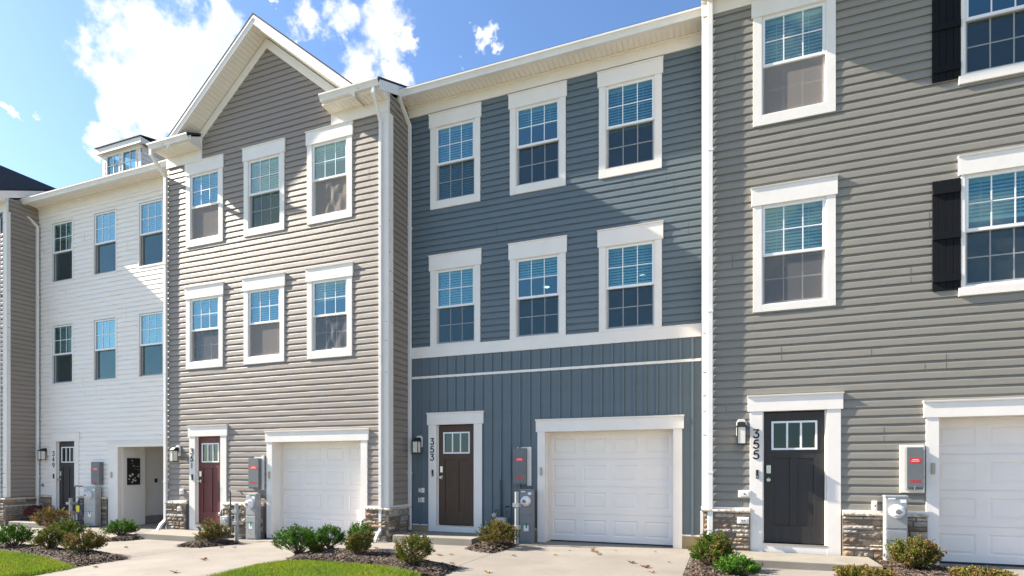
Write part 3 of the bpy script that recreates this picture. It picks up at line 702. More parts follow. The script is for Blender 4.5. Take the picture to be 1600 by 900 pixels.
beds = {
 'mid': [(440,880.5),(465,869),(489,862.5),(535,861.5),(580,863),(612,867.5),(650,873),(681,882),(715,888),(698,896),(684,903),(654,900),(603,889),(535,883),(479,879.5)],
 'left': [(-60,853),(0,853.5),(60,855),(100,860),(157,864),(202,873.5),(157,880),(113,887.5),(79,876),(39,868),(0,864),(-60,860)],
 'door_left': [(157,847),(185,840),(204,838.5),(236,838),(240,841),(200,845)],
 'door_mid': [(272,854.5),(300,850),(330,846),(368,847),(372,850),(345,853),(310,856)],
 'door_right': [(728,858.5),(745,850),(780,848),(806,850),(806,854),(785,860),(767,865)],
}
bedP = {k: poly_world(v) for k, v in beds.items()}
bedP['corner_left'] = [(-.50,7.0),(.30,7.0),(.28,8.5),(.06,8.75),(.06,9.56),(-.42,9.56)]
bedP['corner_right'] = [(2.03,7.6),(3.25,7.6),(3.2,8.5),(2.85,9.1),(2.78,9.56),(2.03,9.56)]
bedP['front_walk'] = [(1.35,7.2),(2.03,7.2),(2.03,8.45),(1.4,8.35)]
chips = MB(); rg = random.Random(5)
for i, (k, P) in enumerate(bedP.items()):
    mound('planting_bed', P, .05, 'soil', seed=i, kind='structure')
    xs = [p[0] for p in P]; ys = [p[1] for p in P]; A = abs(sum(P[j][0]*P[(j+1) % len(P)][1]-P[(j+1) % len(P)][0]*P[j][1] for j in range(len(P))))/2
    n = int(A*2600)
    c_ = 0
    while c_ < n:
        x = rg.uniform(min(xs), max(xs)); y = rg.uniform(min(ys), max(ys))
        e = edge_dist(x, y, P)
        if not inpoly(x, y, P):
            if e > .05 or rg.random() < .75: 
                c_ += .3; continue
            z = gz(x)+.006
        else: z = gz(x)+.012+min(.05, e*.35)
        c_ += 1
        l = rg.uniform(.012, .035); w = rg.uniform(.005, .012); a = rg.uniform(0, 6.28); tl = rg.uniform(-.5, .5); q = rg.uniform(.5, 1.6)
        base = rg.choice([(.075,.05,.035),(.10,.07,.05),(.05,.035,.028),(.14,.11,.085)]); chips.col = tuple(t*q for t in base)
        ux, uy = math.cos(a), math.sin(a); z += rg.uniform(0, .014)
        chips.face([(x-ux*l-uy*w, y-uy*l+ux*w, z-l*tl), (x-ux*l+uy*w, y-uy*l-ux*w, z-l*tl+w*.5), (x+ux*l+uy*w, y+uy*l-ux*w, z+l*tl+w*.5), (x+ux*l-uy*w, y+uy*l+ux*w, z+l*tl)])
tag(chips.build('mulch', 'mulch', fixn=False), 'dark brown wood mulch covering the planting beds', 'mulch', kind='stuff')
lawnP = {
 'mid': poly_world([(345,900.5),(398,887),(440,881),(479,880),(535,883.5),(603,889.5),(654,900)])+[(-3.75,6.2),(-3.72,3.0),(-6.0,3.0),(-6.25,4.5)],
 'left': poly_world([(-60,860),(0,864),(39,868),(79,876),(113,887.5),(104,890),(48,900.5)])+[(-9.9,3.2),(-14.5,3.2)]}
for k, P in lawnP.items(): mound('lawn', P, .028, 'turf_soil', lip=.012, rough=.004)
gr = MB(); rg = random.Random(9)
for k, P in lawnP.items():
    ys = [p[1] for p in P]; xs = [p[0] for p in P]; n = 0
    ymin = 4.6; N_ = 80000 if k == 'mid' else 80000
    while n < N_:
        x = rg.uniform(min(xs), max(xs)); y = rg.uniform(max(ymin, min(ys)), max(ys)); 
        u = 800+FPX*((x*cs+y*sn)/(-x*sn+y*cs))
        n += 1
        e = edge_dist(x, y, P)
        if u < -60: continue
        if not inpoly(x, y, P) and not (e < .05 and rg.random() < .45): continue
        z = gz(x)+.008+min(.02, e*.3)
        hgt = rg.uniform(.02, .062)*(.75 if e < .05 else 1); a = rg.uniform(0, 6.28); w = rg.uniform(.002, .0045); lean = rg.uniform(.1, .8)*hgt; b_ = rg.uniform(0, 6.28)
        q = rg.uniform(.40, 1.3); patch = .5+.5*math.sin(x*3.1+2*math.sin(y*2.3))*math.sin(y*4.1+x)
        c = (.17+.10*patch, .30+.05*patch, .02) if rg.random() > .10 else (.40,.33,.10)
        gr.col = (c[0]*q, c[1]*q, c[2]*q)
        ux, uy = math.cos(a)*w, math.sin(a)*w; lx, ly = math.cos(b_)*lean, math.sin(b_)*lean
        gr.mesh([(x-ux, y-uy, z-.01), (x+ux, y+uy, z-.01), (x+ux*.7+lx*.4, y+uy*.7+ly*.4, z+hgt*.6), (x-ux*.7+lx*.4, y-uy*.7+ly*.4, z+hgt*.6), (x+lx, y+ly, z+hgt)], [(0,1,2,3),(3,2,4)])
tag(gr.build('grass', 'grass_blade', fixn=False), 'bright green lawn grass beside the driveways', 'grass', kind='stuff')
def stoop(x0, x1, y0, y1, top, bot, label):
    s = MB(); s.box(x0, x1, y0, y1, bot-.1, top); o = s.build('doorstep', 'stoop_concrete', bevel=.012); tag(o, label, 'doorstep', 'concrete doorsteps under the front doors')
stoop(-6.10, -4.38, 9.5, 10.40, .125, 0, 'low pale concrete doorstep under the brown front door')
stoop(-12.25, -10.45, 8.72, 9.58, .0, -.12, 'low pale concrete doorstep under the dark red front door')
stoop(.08, 2.0, 8.72, 9.56, .14, .02, 'low pale concrete doorstep under the large black door of the grey house')
stoop(-18.35, -16.6, 9.5, 10.38, -.02, -.15, 'low pale concrete doorstep under the black door of the white house')
# ================================================================== HOUSES
rs = random.Random(21)
# ---------------- blue house 353
A, B = 10.44, 9.65
x0, x1 = -6.28, -.36
H = thing('townhouse', (-3.3, A, 0), 'three storey blue grey townhouse set back between its taupe and grey neighbours, number 353', 'townhouse', 'attached townhouses')
holes = []
wx = (-5.19, -3.40, -1.61)
for i, xc in enumerate(wx):
    h, w = window(H, xc, 8.575, 7.03, A, screen=True, upper_blind=(1, .42, 1)[i], lower_blind=(1, 0, 0)[i], head=.265, foot=.16); holes.append(h)
for i, xc in enumerate(wx):
    h, w = window(H, xc, 5.58, 4.03, A, screen=True, upper_blind=(1, .45, .95)[i], head=.30, foot=.03); holes.append(h)
zb0 = 4.0
m = MB(); lap_wall(m, (x0, x1, zb0, 8.92), holes, A, 3.95, rng=rs); m.build('siding', ['blue_vinyl', 'seam'], H, fixn=False)
dh = (-5.72, -4.66, .07, 2.40); gh = (-3.24, -.84, -.02, 2.15)
bb = MB()
def batten_wall(mb, rect, holes, plane, per=.2035):
    x0_, x1_, z0_, z1_ = rect; x = x0_
    for (a, b, za, zc) in lap_rects(rect, holes): mb.box(a, b, plane-.006, plane+.002, za, zc)
    x = x0_+.05
    while x < x1_:
        a, b = x, min(x+.042, x1_)
        cut = sorted((h[2], h[3]) for h in holes if h[0] < b and h[1] > a); z = z0_
        segs = []
        for lo, hi in cut:
            if lo > z: segs.append((z, lo))
            z = max(z, hi)
        if z < z1_: segs.append((z, z1_))
        for za, zc in segs: mb.prism([(a, plane-.006), (a+.002, plane-.034), (b-.002, plane-.034), (b, plane-.006)], 'z', za, zc)
        x += per
batten_wall(bb, (x0, x1, .25, 3.335), [dh, gh], A); batten_wall(bb, (x0, x1, 3.385, 3.77), [], A)
bb.build('batten_siding', 'blue_vinyl', H)
tb = MB(); tb.box(x0-.06, x1, A-.034, A+.01, 3.77, 4.0); tb.box(x0-.02, x1, A-.040, A-.0345, 3.985, 4.0)
tb.build('band_board', 'white_trim', H, bevel=.003)
tb = MB(); tb.box(x0-.04, x1, A-.030, A, 3.335, 3.385); tb.build('trim_strip', 'white_trim', H, bevel=.003)
tb = MB()
for a, b in ((x0, -5.83), (-4.60, -3.42), (-.69, x1)): tb.box(a, b, A-.028, A, .235, .26)
tb.build('starter_strip', 'white_trim', H)
for a, b in ((x0, -5.80), (-4.63, -3.39), (-.68, x1+.05)):
    fd = MB(); fd.box(a, b, A-.0, A+.1, -.1, .235); fd.build('foundation', 'parge', H)
ibacking(H, x0, x1, A, 0, 9.2, holes+[dh, gh])
front_door(H, -5.60, -4.78, .27, 2.335, .10, A, 'door_brown', 'dark brown front door with three small panes on top', '353')
garage(H, -3.24, -.84, .0, 2.15, A)
plain_eave(H, x0-.02, x1+.02, A, 8.905, 9.13, 9.23)
main_roof(H, x0, x1, A-.45, 9.22).build('roof', 'shingle', H)
downspout(H, -6.235, A-.07, 8.72, .13, Yg=A-.42, xg=-6.27)
shell(H, x0, x1, A, 0, 9.1, 'blue_vinyl')
# ---------------- taupe house 351
x0, x1 = -12.44, -6.30
T = thing('townhouse', (-9.4, B, -.1), 'three storey taupe gabled townhouse with a dark red front door, number 351', 'townhouse', 'attached townhouses')
holes = []; wx = (-11.25, -9.48, -7.72)
for i, xc in enumerate(wx):
    h, w = window(T, xc, 8.30, 6.78, B, upper_blind=(1, 1, .45)[i], head=.27, foot=.16, wrinkle=(i == 2), lower_blind=0, smat=('screen_sunlit_tone', 'screen_mesh', 'screen_sunlit_tone')[i]); holes.append(h)
for i, xc in enumerate(wx):
    h, w = window(T, xc, 5.40, 3.92, B, upper_blind=(.5, 1, .5)[i], head=.26, foot=.16, wrinkle=(i == 2), smat=('screen_mid', 'screen_sunlit_tone', 'screen_mid')[i]); holes.append(h)
zst = .66
dh = (-11.62, -10.66, -.1, 2.24); gh = (-9.24, -6.93, -.15, 2.01)
m = MB(); lap_wall(m, (x0, x1, zst, 9.0), holes+[dh, gh], B, zst+.02, rng=rs)
gable_lap(m, -9.40, 11.16-.42, GS, 9.0, B, zst+.02)
sd = m.build('siding', ['taupe_vinyl', 'seam'], T, fixn=False)
m = MB(); lap_wall(m, (B, A+.1, zst, 9.0), [], x1, zst+.02, axis='x', seams=False)
m.build('siding', ['taupe_vinyl', 'seam'], T, fixn=False)
m = MB(); m.box(x1-.1, x1-.001, B+.03, A+3, .0, 9.0); m.prism([(B+.06, 9.0), (B+6.1, 9.0), (B+6.1, 11.6), (B+.06, 8.96)], 'x', x1-.05, x1+.0); m.build('side_wall', 'taupe_vinyl', T)
m = MB(); m.prism([(-9.40-2.1, 9.0), (-9.40+2.1, 9.0), (-9.40, 10.74)], 'y', B+.01, B+.06); m.build('gable_wall', 'taupe_vinyl', T)
jc = MB(); jc.box(x1+.02, x1+.035, A-.06, A-.022, .2, 8.9)
k = .8
while k < 8.8: jc.box(x1+.0345, x1+.037, A-.056, A-.03, k, k+.05); k += LAP
jc.build('corner_channel', 'pipe_dark', T)
gable_front(T, x0, x1, B, 0, 'taupe_vinyl', None)
corner_trim(T, x1, B, zst, 8.60, 1, front=.17)
ibacking(T, x0, x1, B, 0, 9.0, holes+[dh, gh])
st = MB(); rg = random.Random(3)
for a, b in ((x0, -11.80), (-10.62, -9.48), (-6.80, x1+.0)):
    st = MB(); stone_veneer(st, a, b, -.16, zst-.06, B, 'y', rg); stone_cap(st, a, b+(.1 if b == x1 else 0), zst-.015, B, 'y', rg)
    if b == x1: stone_veneer(st, B-.07, A, -.16, zst-.06, x1, 'x', rg); stone_cap(st, B-.09, A, zst-.015, x1, 'x', rg)
    st.build('stone_base', ['stone', 'mortar'], T, fixn=True)
tb = MB()
for a, b in ((x0, -11.80), (-10.62, -9.48), (-6.80, x1+.06)): tb.box(a, b, B-.045, B, zst-.012, zst+.02)
tb.box(x1, x1+.045, B+.0, A-.01, zst-.012, zst+.02); tb.build('starter_strip', 'white_trim', T)
front_door(T, -11.51, -10.77, .16, 2.165, .0, B, 'door_red', 'dark red front door with three small panes on top', '351')
garage(T, -9.24, -6.93, -.09, 2.01, B, head=.21)
downspout(T, -6.44, B-.056, 8.4, -.10, Yg=B-.40, xg=-6.37, kick=(-.02, -.30), wd=.062)
downspout(T, -12.47, B-.05, 8.4, -.10, Yg=B-.39, xg=-12.50, kick=(-.02, -.32), wd=.085)
shell(T, x0, x1, B, 0, 9.0, 'taupe_vinyl')
# ---------------- grey house 355
x0, x1 = -.30, 5.80
K = thing('townhouse', (2.7, B, 0), 'three storey grey townhouse with dark shutters and a black front door, number 355', 'townhouse', 'attached townhouses')
holes = []
h, w = window(K, 1.015, 8.54, 6.99, B, head=.27, foot=.16, upper_blind=1, smat='screen_sunlit_tone'); holes.append(h)
h, w = window(K, 1.015, 5.57, 4.01, B, head=.27, foot=.10+.01, upper_blind=1, smat='screen_mid'); holes.append(h)
for zt_, zb_ in ((8.54, 6.99), (5.57, 4.01)):
    h, w = window(K, 3.63, zt_, zb_, B, side=.045, head=.25, foot=.13, ear=.03, sillear=.03, upper_blind=.35 if zt_ > 6 else .8); holes.append(h)
    for sx in (-1, 1):
        s = MB(); cx = 3.63+sx*(.40+.048+.045+.004+.17); z0_, z1_ = (zb_-.04, zt_-.03)
        for q in range(4):
            a = cx-.165+q*.0835; s.box(a, a+.0795, B-.040, B-.020, z0_, z1_)
        s.box(cx-.164, cx+.164, B-.030, B-.019, z0_+.003, z1_-.003)
        for zz in (z1_-.20, (z0_+z1_)/2-.06, z0_+.12): s.box(cx-.166, cx+.166, B-.062, B-.0395, zz, zz+.10)
        s.build('shutter', 'shutter_paint', K, bevel=.004)
zst = .80
dh = (.46, 1.58, 0, 2.38); gh = (2.88, 5.28, 0, 2.17)
m = MB(); lap_wall(m, (x0, x1, zst, 8.82), holes+[dh, gh], B, zst+.02, rng=rs)
m.build('siding', ['grey_vinyl', 'seam'], K, fixn=False)
m = MB(); m.box(x0+.001, x0+.1, B+.03, A+3, 0, 9.1); m.box(x1-.1, x1, B+.03, B+9, 0, 9.1)
m.prism([(B+.06, 9.1), (B+6.1, 9.1), (B+6.1, 11.7), (B+.06, 9.14)], 'x', x0+.0, x0+.06); m.build('side_wall', 'grey_vinyl', K)
plain_eave(K, x0-.03, x1+.02, B, 8.785, 9.03, 9.15, ov=.38)
main_roof(K, x0-.04, x1+.04, B-.45, 9.14).build('roof', 'shingle', K)
for xx, sg in ((x0-.02, -1), (x1+.02, 1)): rake_board(K, xx, B-.38, 9.17, 12.9, sg, h=.20)
ibacking(K, x0, x1, B, 0, 9.0, holes+[dh, gh])
corner_trim(K, x0, B, .77, 8.77, -1, front=.10)
st = MB(); rg = random.Random(13)
for a, b in ((x0+.0, .40), (1.67, 2.735), (5.43, x1)):
    st = MB(); stone_veneer(st, a, b, -.06, zst-.07, B, 'y', rg); stone_cap(st, a-(.03 if a == x0 else 0), b, zst-.015, B, 'y', rg)
    st.build('stone_base', ['stone', 'mortar'], K)
tb = MB(); tb.box(x0-.05, x0-.004, B-.03, B+.1, .1, zst-.06)
for a, b in ((x0-.04, .40), (1.67, 2.735), (5.43, x1)): tb.box(a, b, B-.045, B, zst-.012, zst+.02)
tb.build('starter_strip', 'white_trim', K)
front_door(K, .60, 1.45, .28, 2.32, .13, B, 'door_black', 'black front door with three small panes on top', '355')
garage(K, 2.88, 5.28, .06, 2.17, B, head=.21)
downspout(K, -.195, B-.064, 9.14, .16, kick=None, wd=.082)
shell(K, x0, x1, B, 0, 9.0, 'grey_vinyl')
# ---------------- white house 349
x0, x1 = -18.70, -12.44
Wh = thing('townhouse', (-15.5, A, -.15), 'three storey white townhouse with a roof dormer and an open garage, number 349', 'townhouse', 'attached townhouses')
holes = []; wx = (-17.64, -15.85, -14.07)
for i, xc in enumerate(wx):
    h, w = window(Wh, xc, 8.47, 6.79, A, gw=.78, style='thin', screen=True, upper_blind=(.5, 1, 1)[i], lower_blind=0); holes.append(h)
for i, xc in enumerate(wx):
    h, w = window(Wh, xc, 5.53, 3.87, A, gw=.78, style='thin', screen=True, upper_blind=1); holes.append(h)
dh = (-18.0, -17.05, -.1, 2.27); gh = (-15.32, -12.92, -.2, 2.01)
m = MB(); lap_wall(m, (x0, x1, .64, 8.95), holes+[dh, gh], A, .66, rng=rs); m.build('siding', ['white_vinyl', 'seam'], Wh, fixn=False)
ibacking(Wh, x0, x1, A, 0, 9.0, holes+[dh, gh])
plain_eave(Wh, x0-.02, x1+.02, A, 8.78, 9.0, 9.09)
main_roof(Wh, x0, x1, A-.45, 9.08).build('roof', 'shingle', Wh)
front_door(Wh, -17.88, -17.12, .14, 2.19, -.02, A, 'door_black', 'black front door with three small panes on top', '349')
c = MB(); casing(c, -15.32, -12.92, -.14, 2.01, A, .38, .10, ear=0); c.build('garage_casing', 'white_trim', Wh, bevel=.003)
k = MB(); k.box(-15.58, -15.53, A-.06, A-.036, 1.18, 1.34); k.build('keypad', 'keypad_tan', Wh, bevel=.004)
rg = random.Random(17)
for a, b in ((x0, -18.09), (-16.9, -15.72)):
    st = MB(); stone_veneer(st, a, b, -.2, .60, A, 'y', rg); stone_cap(st, a, b, .65, A, 'y', rg); st.build('stone_base', ['stone', 'mortar'], Wh)
# garage room
g = MB(); zf = -.15
g.box(-15.42, -15.30, A+.1, A+.72, zf, 2.2)          # stub wall right behind the jamb
g.box(-15.62, -15.50, A+.72, A+6, zf+.22, 2.3); g.box(-15.62, -12.6, A+5.9, A+6.0, zf, 2.3); g.box(-12.72, -12.60, A+.1, A+6, zf, 2.3); g.box(-15.62, -12.6, A+.1, A+6, 2.3, 2.4)
g.build('garage_room', 'garage_inside', Wh)
g = MB(); g.box(-15.63, -15.48, A+.72, A+6, zf, zf+.22); g.build('garage_kerb', 'parge_grey', Wh)
g = MB(); g.box(-15.62, -12.6, A, A+6, zf-.1, zf+.004); g.build('garage_floor', 'stoop_concrete', Wh)
g = MB(); g.box(-15.498, -15.485, A+1.15, A+1.23, 1.02, 1.14); g.build('outlet', 'black_plastic', Wh)
# dormer
D = MB(); yd = A+.22; lap_wall(D, (-16.25, -14.76, 9.2, 10.22), [(-16.08+.0, -15.60, 9.55, 10.17), (-15.44, -14.93, 9.55, 10.17)], yd, 9.2, seams=False)
lap_wall(D, (yd, yd+3, 9.2, 10.22), [], -14.76, 9.2, axis='x', seams=False)
D.box(-16.25, -16.2, yd, yd+3, 9.1, 10.2); D.box(-14.85, -14.775, yd+.06, yd+3, 9.1, 10.2)
dm = D.build('dormer', 'white_vinyl', Wh, fixn=False)
D = MB()
D.box(-16.38, -14.64, yd-.10, yd+.0, 10.21, 10.23); D.box(-16.40, -14.62, yd-.125, yd-.10, 10.19, 10.345); D.box(-14.645, -14.62, yd-.0995, yd+2.6, 10.19, 10.34)
D.box(-16.40, -16.375, yd-.0995, yd+2.6, 10.19, 10.34); D.box(-16.27, -14.74, yd-.03, yd-.002, 10.19-.08, 10.21); D.box(-14.745, -14.72, yd-.03, yd+2.6, 10.19-.08, 10.21)
D.box(-16.27, -16.17, yd-.03, yd, 9.2, 10.0); D.box(-14.84, -14.735, yd-.03, yd, 9.2, 10.0)
D.build('dormer_trim', 'white_trim', dm)
D = MB(); D.prism([(yd-.15, 10.347), (yd+3, 11.13), (yd+3, 11.155), (yd-.15, 10.372)], 'x', -16.42, -14.60); D.build('dormer_roof', 'shingle', dm)
for a, b in ((-16.08, -15.60), (-15.44, -14.93)):
    c = MB()
    for p, q, r_, s_ in ((a-.03, a, 9.52, 10.17), (b, b+.03, 9.52, 10.17)): c.box(p, q, yd-.035, yd+.02, r_, s_)
    c.box(a, b, yd-.035, yd+.02, 9.52, 9.55); c.box(a, b, yd-.035, yd+.02, 10.14, 10.17)
    mx_ = (a+b)/2; c.box(mx_-.01, mx_+.01, yd-.012, yd, 9.55, 10.14); c.box(a, b, yd-.0115, yd-.001, 9.84, 9.86)
    dw = c.build('dormer_window', 'white_trim', dm)
    c = MB(); c.box(a, b, yd+.002, yd+.006, 9.55, 10.14); c.box(a, b, yd+.05, yd+.06, 9.5, 10.2)
D = MB(); D.box(-16.2, -14.86, yd+.8, yd+.9, 9.1, 10.2); D.build('dormer_backing', 'room', dm)
for a, b in ((-16.08, -15.60), (-15.44, -14.93)):
    c = MB(); c.box(a, b, yd+.002, yd+.006, 9.55, 10.14); c.build('dormer_pane', 'window_glass', dm)
downspout(Wh, -18.63, A-.09, 8.45, -.02, Yg=A-.42, xg=-18.78, kick=(-.12, -.42), wd=.085)
sh = MB(); sh.box(x0+.06, x0+.16, A+.12, A+10, -.3, 9.0); sh.box(x1-.16, x1-.06, A+.12, A+10, -.3, 9.0); sh.box(x0+.06, x1-.06, A+9.9, A+10, -.3, 9.0); sh.build('side_wall', 'white_vinyl', Wh)
f = MB()
for z in (2.7, 5.8, 8.7): f.box(x0+.16, x1-.16, A+.16, A+4.2, z, z+.22)
f.box(x0+.16, x1-.16, A+4.2, A+4.3, 2.7, 9.0); f.box(-16.3, -16.2, A+.1, A+4.2, -.1, 2.7); f.box(x0+.16, -16.2, A+2, A+2.1, -.1, 2.7)
f.build('floor', 'room', Wh)
# ---------------- far left house 347
x0, x1 = -24.7, -18.70
L = thing('townhouse', (-21.6, B, -.15), 'townhouse cut by the left edge, taupe side wall and dark shingle roof', 'townhouse', 'attached townhouses')
m = MB(); lap_wall(m, (x0, x1, .62, 9.0), [], B, .64, rng=rs); gable_lap(m, (x0+x1)/2-.03, 10.74, GS, 9.0, B, .64); m.build('siding', ['blue_vinyl', 'seam'], L, fixn=False)
m = MB(); lap_wall(m, (B, A+.1, .62, 9.0), [], x1, .64, axis='x', seams=False); m.build('siding', ['taupe_vinyl', 'seam'], L, fixn=False)
m = MB(); m.box(x1-.1, x1-.001, B+.03, A+3, -.2, 9.0); m.box(x0, x1-.1, B+.01, B+.1, -.2, 9.0); m.prism([(B+.06, 9.0), (B+6.1, 9.0), (B+6.1, 11.6), (B+.06, 8.96)], 'x', x1-.05, x1+.0); m.build('side_wall', 'taupe_vinyl', L)
gable_front(L, x0, x1, B, 0, 'blue_vinyl', None)
corner_trim(L, x1, B, .62, 8.60, 1, front=.15, side=.07)
st = MB(); rg = random.Random(19); stone_veneer(st, -20.5, x1, -.2, .56, B, 'y', rg); stone_veneer(st, B-.07, A, -.2, .56, x1, 'x', rg); stone_cap(st, -20.5, x1+.1, .605, B, 'y', rg); stone_cap(st, B-.09, A, .605, x1, 'x', rg)
st.build('stone_base', ['stone', 'mortar'], L)
downspout(L, -18.94, B-.066, 8.4, -.1, Yg=B-.40, xg=-18.85, wd=.07)
m = bpy.data.materials.new('lamp_on'); m.use_nodes = True; pb = m.node_tree.nodes['Principled BSDF']; pb.inputs['Emission Color'].default_value = (1, .96, .9, 1); pb.inputs['Emission Strength'].default_value = .9; M['lamp_on'] = m
for (lx, ly, lab) in ((-4.09, 13.27, 'lit ceiling lamp seen through the middle lower window of the blue house'), (-1.76, 13.27, 'lit ceiling lamp seen through the right lower window of the blue house')):
    o = thing('ceiling_lamp', (lx, ly, 5.94), lab, 'ceiling lamp')
    b = MB(); b.tube([(lx, ly, 5.948), (lx, ly, 5.925)], [.10, .09], 20); b.build('rim', 'white_trim', o)
    b = MB(); b.tube([(lx, ly, 5.924), (lx, ly, 5.918)], .07, 20); b.build('diffuser', 'lamp_on', o)
# ================================================================== FIXTURES ON THE WALLS
def wall_lamp(x, zt, zb, Y, label):
    o = thing('wall_lamp', (x, Y, zb), label, 'wall lamp', 'lantern wall lamps beside the front doors')
    h = zt-zb; ls = .07
    p = MB(); pts = [(x-.075, zb+h*.35), (x+.075, zb+h*.35), (x+.075, zt-.05), (x+.045, zt), (x-.045, zt), (x-.075, zt-.05)]
    p.prism(pts, 'y', Y-.045, Y-.018); p.build('back_plate', 'white_trim', o, bevel=.004)
    b = MB(); b.box(x-.035, x+.035, Y-.075, Y-.045, zt-.16, zt-.04); b.prism([(Y-.075, zt-.12), (Y-.20, zt-.12), (Y-.20, zt-.105), (Y-.14, zt-.05), (Y-.075, zt-.05)], 'x', x-.06, x+.06)
    b.build('hood', 'black_metal', o, bevel=.004)
    y0_, y1_ = Y-.22, Y-.085; b = MB(); t = .012; zc0, zc1 = zb, zt-.12
    for a in (x-.068, x+.068-t):
        for c in (y0_, y1_-t): b.box(a, a+t, c, c+t, zc0, zc1)
    b.box(x-.072, x+.072, y0_-.004, y1_+.004, zc0-.008, zc0+.008); b.box(x-.076, x+.076, y0_-.008, y1_+.008, zc1-.008, zc1+.012)
    b.build('lantern_frame', 'black_metal', o, bevel=.002)
    g = MB(); g.box(x-.060, x+.060, y0_+.006, y1_-.006, zc0+.008, zc1-.008); g.build('glass_shade', 'lamp_glass', o, bevel=.01)
wall_lamp(-6.02, 2.13, 1.76, A, 'black lantern wall lamp on blue siding left of the brown door')
wall_lamp(.27, 2.22, 1.82, B, 'black lantern wall lamp on grey siding left of the black door')
wall_lamp(-12.08, 1.98, 1.60, B, 'black lantern wall lamp on taupe siding left of the dark red door')
wall_lamp(-18.32, 2.06, 1.68, A, 'black lantern wall lamp on white siding beside the number 349')
def disconnect(x0, x1, z0, z1, Y, backing, label, dark=False):
    o = thing('breaker_box', (x0, Y, z0), label, 'electrical box', 'grey electrical boxes on the walls')
    if backing:
        b = MB(); b.box(x0-.055, x1+.05, Y-.045, Y, z0-.05, z1+.04); b.build('mounting_block', 'white_trim', o, bevel=.004)
    y0_ = Y-.045 if backing else Y-.02
    b = MB(); b.box(x0, x1, y0_-.11, y0_, z0, z1); b.build('box_body', 'box_dark', o, bevel=.005)
    c = MB(); c.box(x0-.004, x1+.004, y0_-.124, y0_-.1105, z0+.03, z1+.004); c.box((x0+x1)/2-.012, (x0+x1)/2+.012, y0_-.13, y0_-.11, z0-.005, z0+.05)
    cv = c.build('cover', 'box_dark', o, bevel=.003)
    xm = (x0+x1)/2; yy = y0_-.1255; w = (x1-x0)*.36
    l = MB(); zz = z1-(z1-z0)*.30
    l.prism([(xm-w, zz-.028), (xm-w*.7, zz-.045), (xm+w*.7, zz-.045), (xm+w, zz-.028), (xm+w, zz+.02), (xm+w*.7, zz+.038), (xm-w*.7, zz+.038), (xm-w, zz+.02)], 'y', yy, yy+.0012)
    l.build('warning_label', 'red_label', cv); l = MB()
    zz2 = z0+(z1-z0)*.17
    for q in range(3): l.box(xm-w+.01*(q % 2), xm+w-.012*(q % 2), yy, yy+.001, zz2+q*.016, zz2+q*.016+.009)
    l.build('caution_lettering', 'red_label', cv)
    l = MB()
    for q, (a, b) in enumerate(((-.7, .7), (-.5, .6))): l.box(xm+w*a, xm+w*b, yy-.0012, yy, zz-.018+q*.022, zz-.010+q*.022)
    l.build('label_lettering', 'white_label', cv)
disconnect(-3.86, -3.60, 1.12, 1.83, A, False, 'grey breaker box on blue siding above the tall meter cabinet', )
disconnect(2.46, 2.655, 1.14, 1.74, B, True, 'grey breaker box on a white block between black door and garage of the grey house')
disconnect(-9.80, -9.52, .99, 1.66, B, False, 'grey breaker box on taupe siding left of the closed garage')
disconnect(-16.22, -15.90, .99, 1.61, A, False, 'grey breaker box on white siding left of the open garage')
bb_ = MB(); bb_.box(-3.60, -3.52, A-.05, A-.021, 1.10, 1.86); bb_.box(-3.82,-3.60,A-.0205,A-.0,1.3,1.86)
bb_.build('mounting_block', 'white_trim', bpy.data.objects['breaker_box'])
bb_ = MB(); bb_.box(-9.52, -9.46, B-.05, B-.021, .97, 1.72); bb_.box(-9.76,-9.52,B-.0205,B-.0,1.6,1.72)
bb_.build('mounting_block', 'white_trim', bpy.data.objects['breaker_box.002'])
def meter(x0, x1, z0, z1, Y, mcol, label, sticker=True):
    o = thing('electric_meter', (x0, Y, z0), label, 'electric meter', 'tall electric meter cabinets at the walls')
    y1_ = Y-.085; y0_ = y1_-.15
    b = MB(); b.box(x0, x1, y0_, y1_, z0, z1); b.build('cabinet', mcol, o, bevel=.006)
    b = MB(); b.box(x0-.006, x1+.006, y0_-.012, y1_, z1-.02, z1+.006); b.box(x0+.012, x1-.012, y0_-.008, y0_, z0+.05, z0+(z1-z0)*.52); b.box(x0+.012, x1-.012, y0_-.008, y0_, z0+(z1-z0)*.55, z1-.05); b.build('cover', mcol, o, bevel=.003)
    xm = (x0+x1)/2-.0; zm = z1-.22
    b = MB(); b.tube([(xm, y0_, zm), (xm, y0_-.03, zm)], .098, 24); b.tube([(xm, y0_-.03, zm), (xm, y0_-.10, zm), (xm, y0_-.12, zm)], [.082, .078, .05], 24); d = b.build('meter_dial', 'white_label', o)
    b = MB(); b.tube([(xm, y0_-.1205, zm), (xm, y0_-.124, zm)], .035, 16); b.box(xm-.04, xm+.04, y0_-.126, y0_-.1245, zm-.02, zm+.01); b.build('dial_face', 'box_grey', d)
    if sticker:
        b = MB(); b.box(xm-.045, xm+.055, y0_-.0105, y0_-.0088, z0+.25, z0+.36); b.build('sticker', 'white_label', o)
        b = MB(); b.box(xm-.006, xm+.026, y0_-.013, y0_-.0105, z0+.31, z0+.41); b.box(x0+.0, x1-.06, y0_-.012, y0_-.009, z0+.395, z0+.402); b.build('seal_wire', 'green_wire', o)
        b = MB(); b.box(x1-.09, x1-.02, y0_-.0105, y0_-.0088, z1-.10, z1-.05); b.box(x0+.03, x0+.12, y0_-.0105, y0_-.0088, z1-.05, z1-.03); b.build('sticker', 'white_label', o)
meter(-3.69, -3.43+.0, -.02, 1.03, A, 'box_grey', 'tall grey electric meter cabinet beside the garage of the blue house')
meter(2.18, 2.45, .02, 1.05, B, 'galv', 'tall pale grey electric meter cabinet against the stone wall of the grey house')
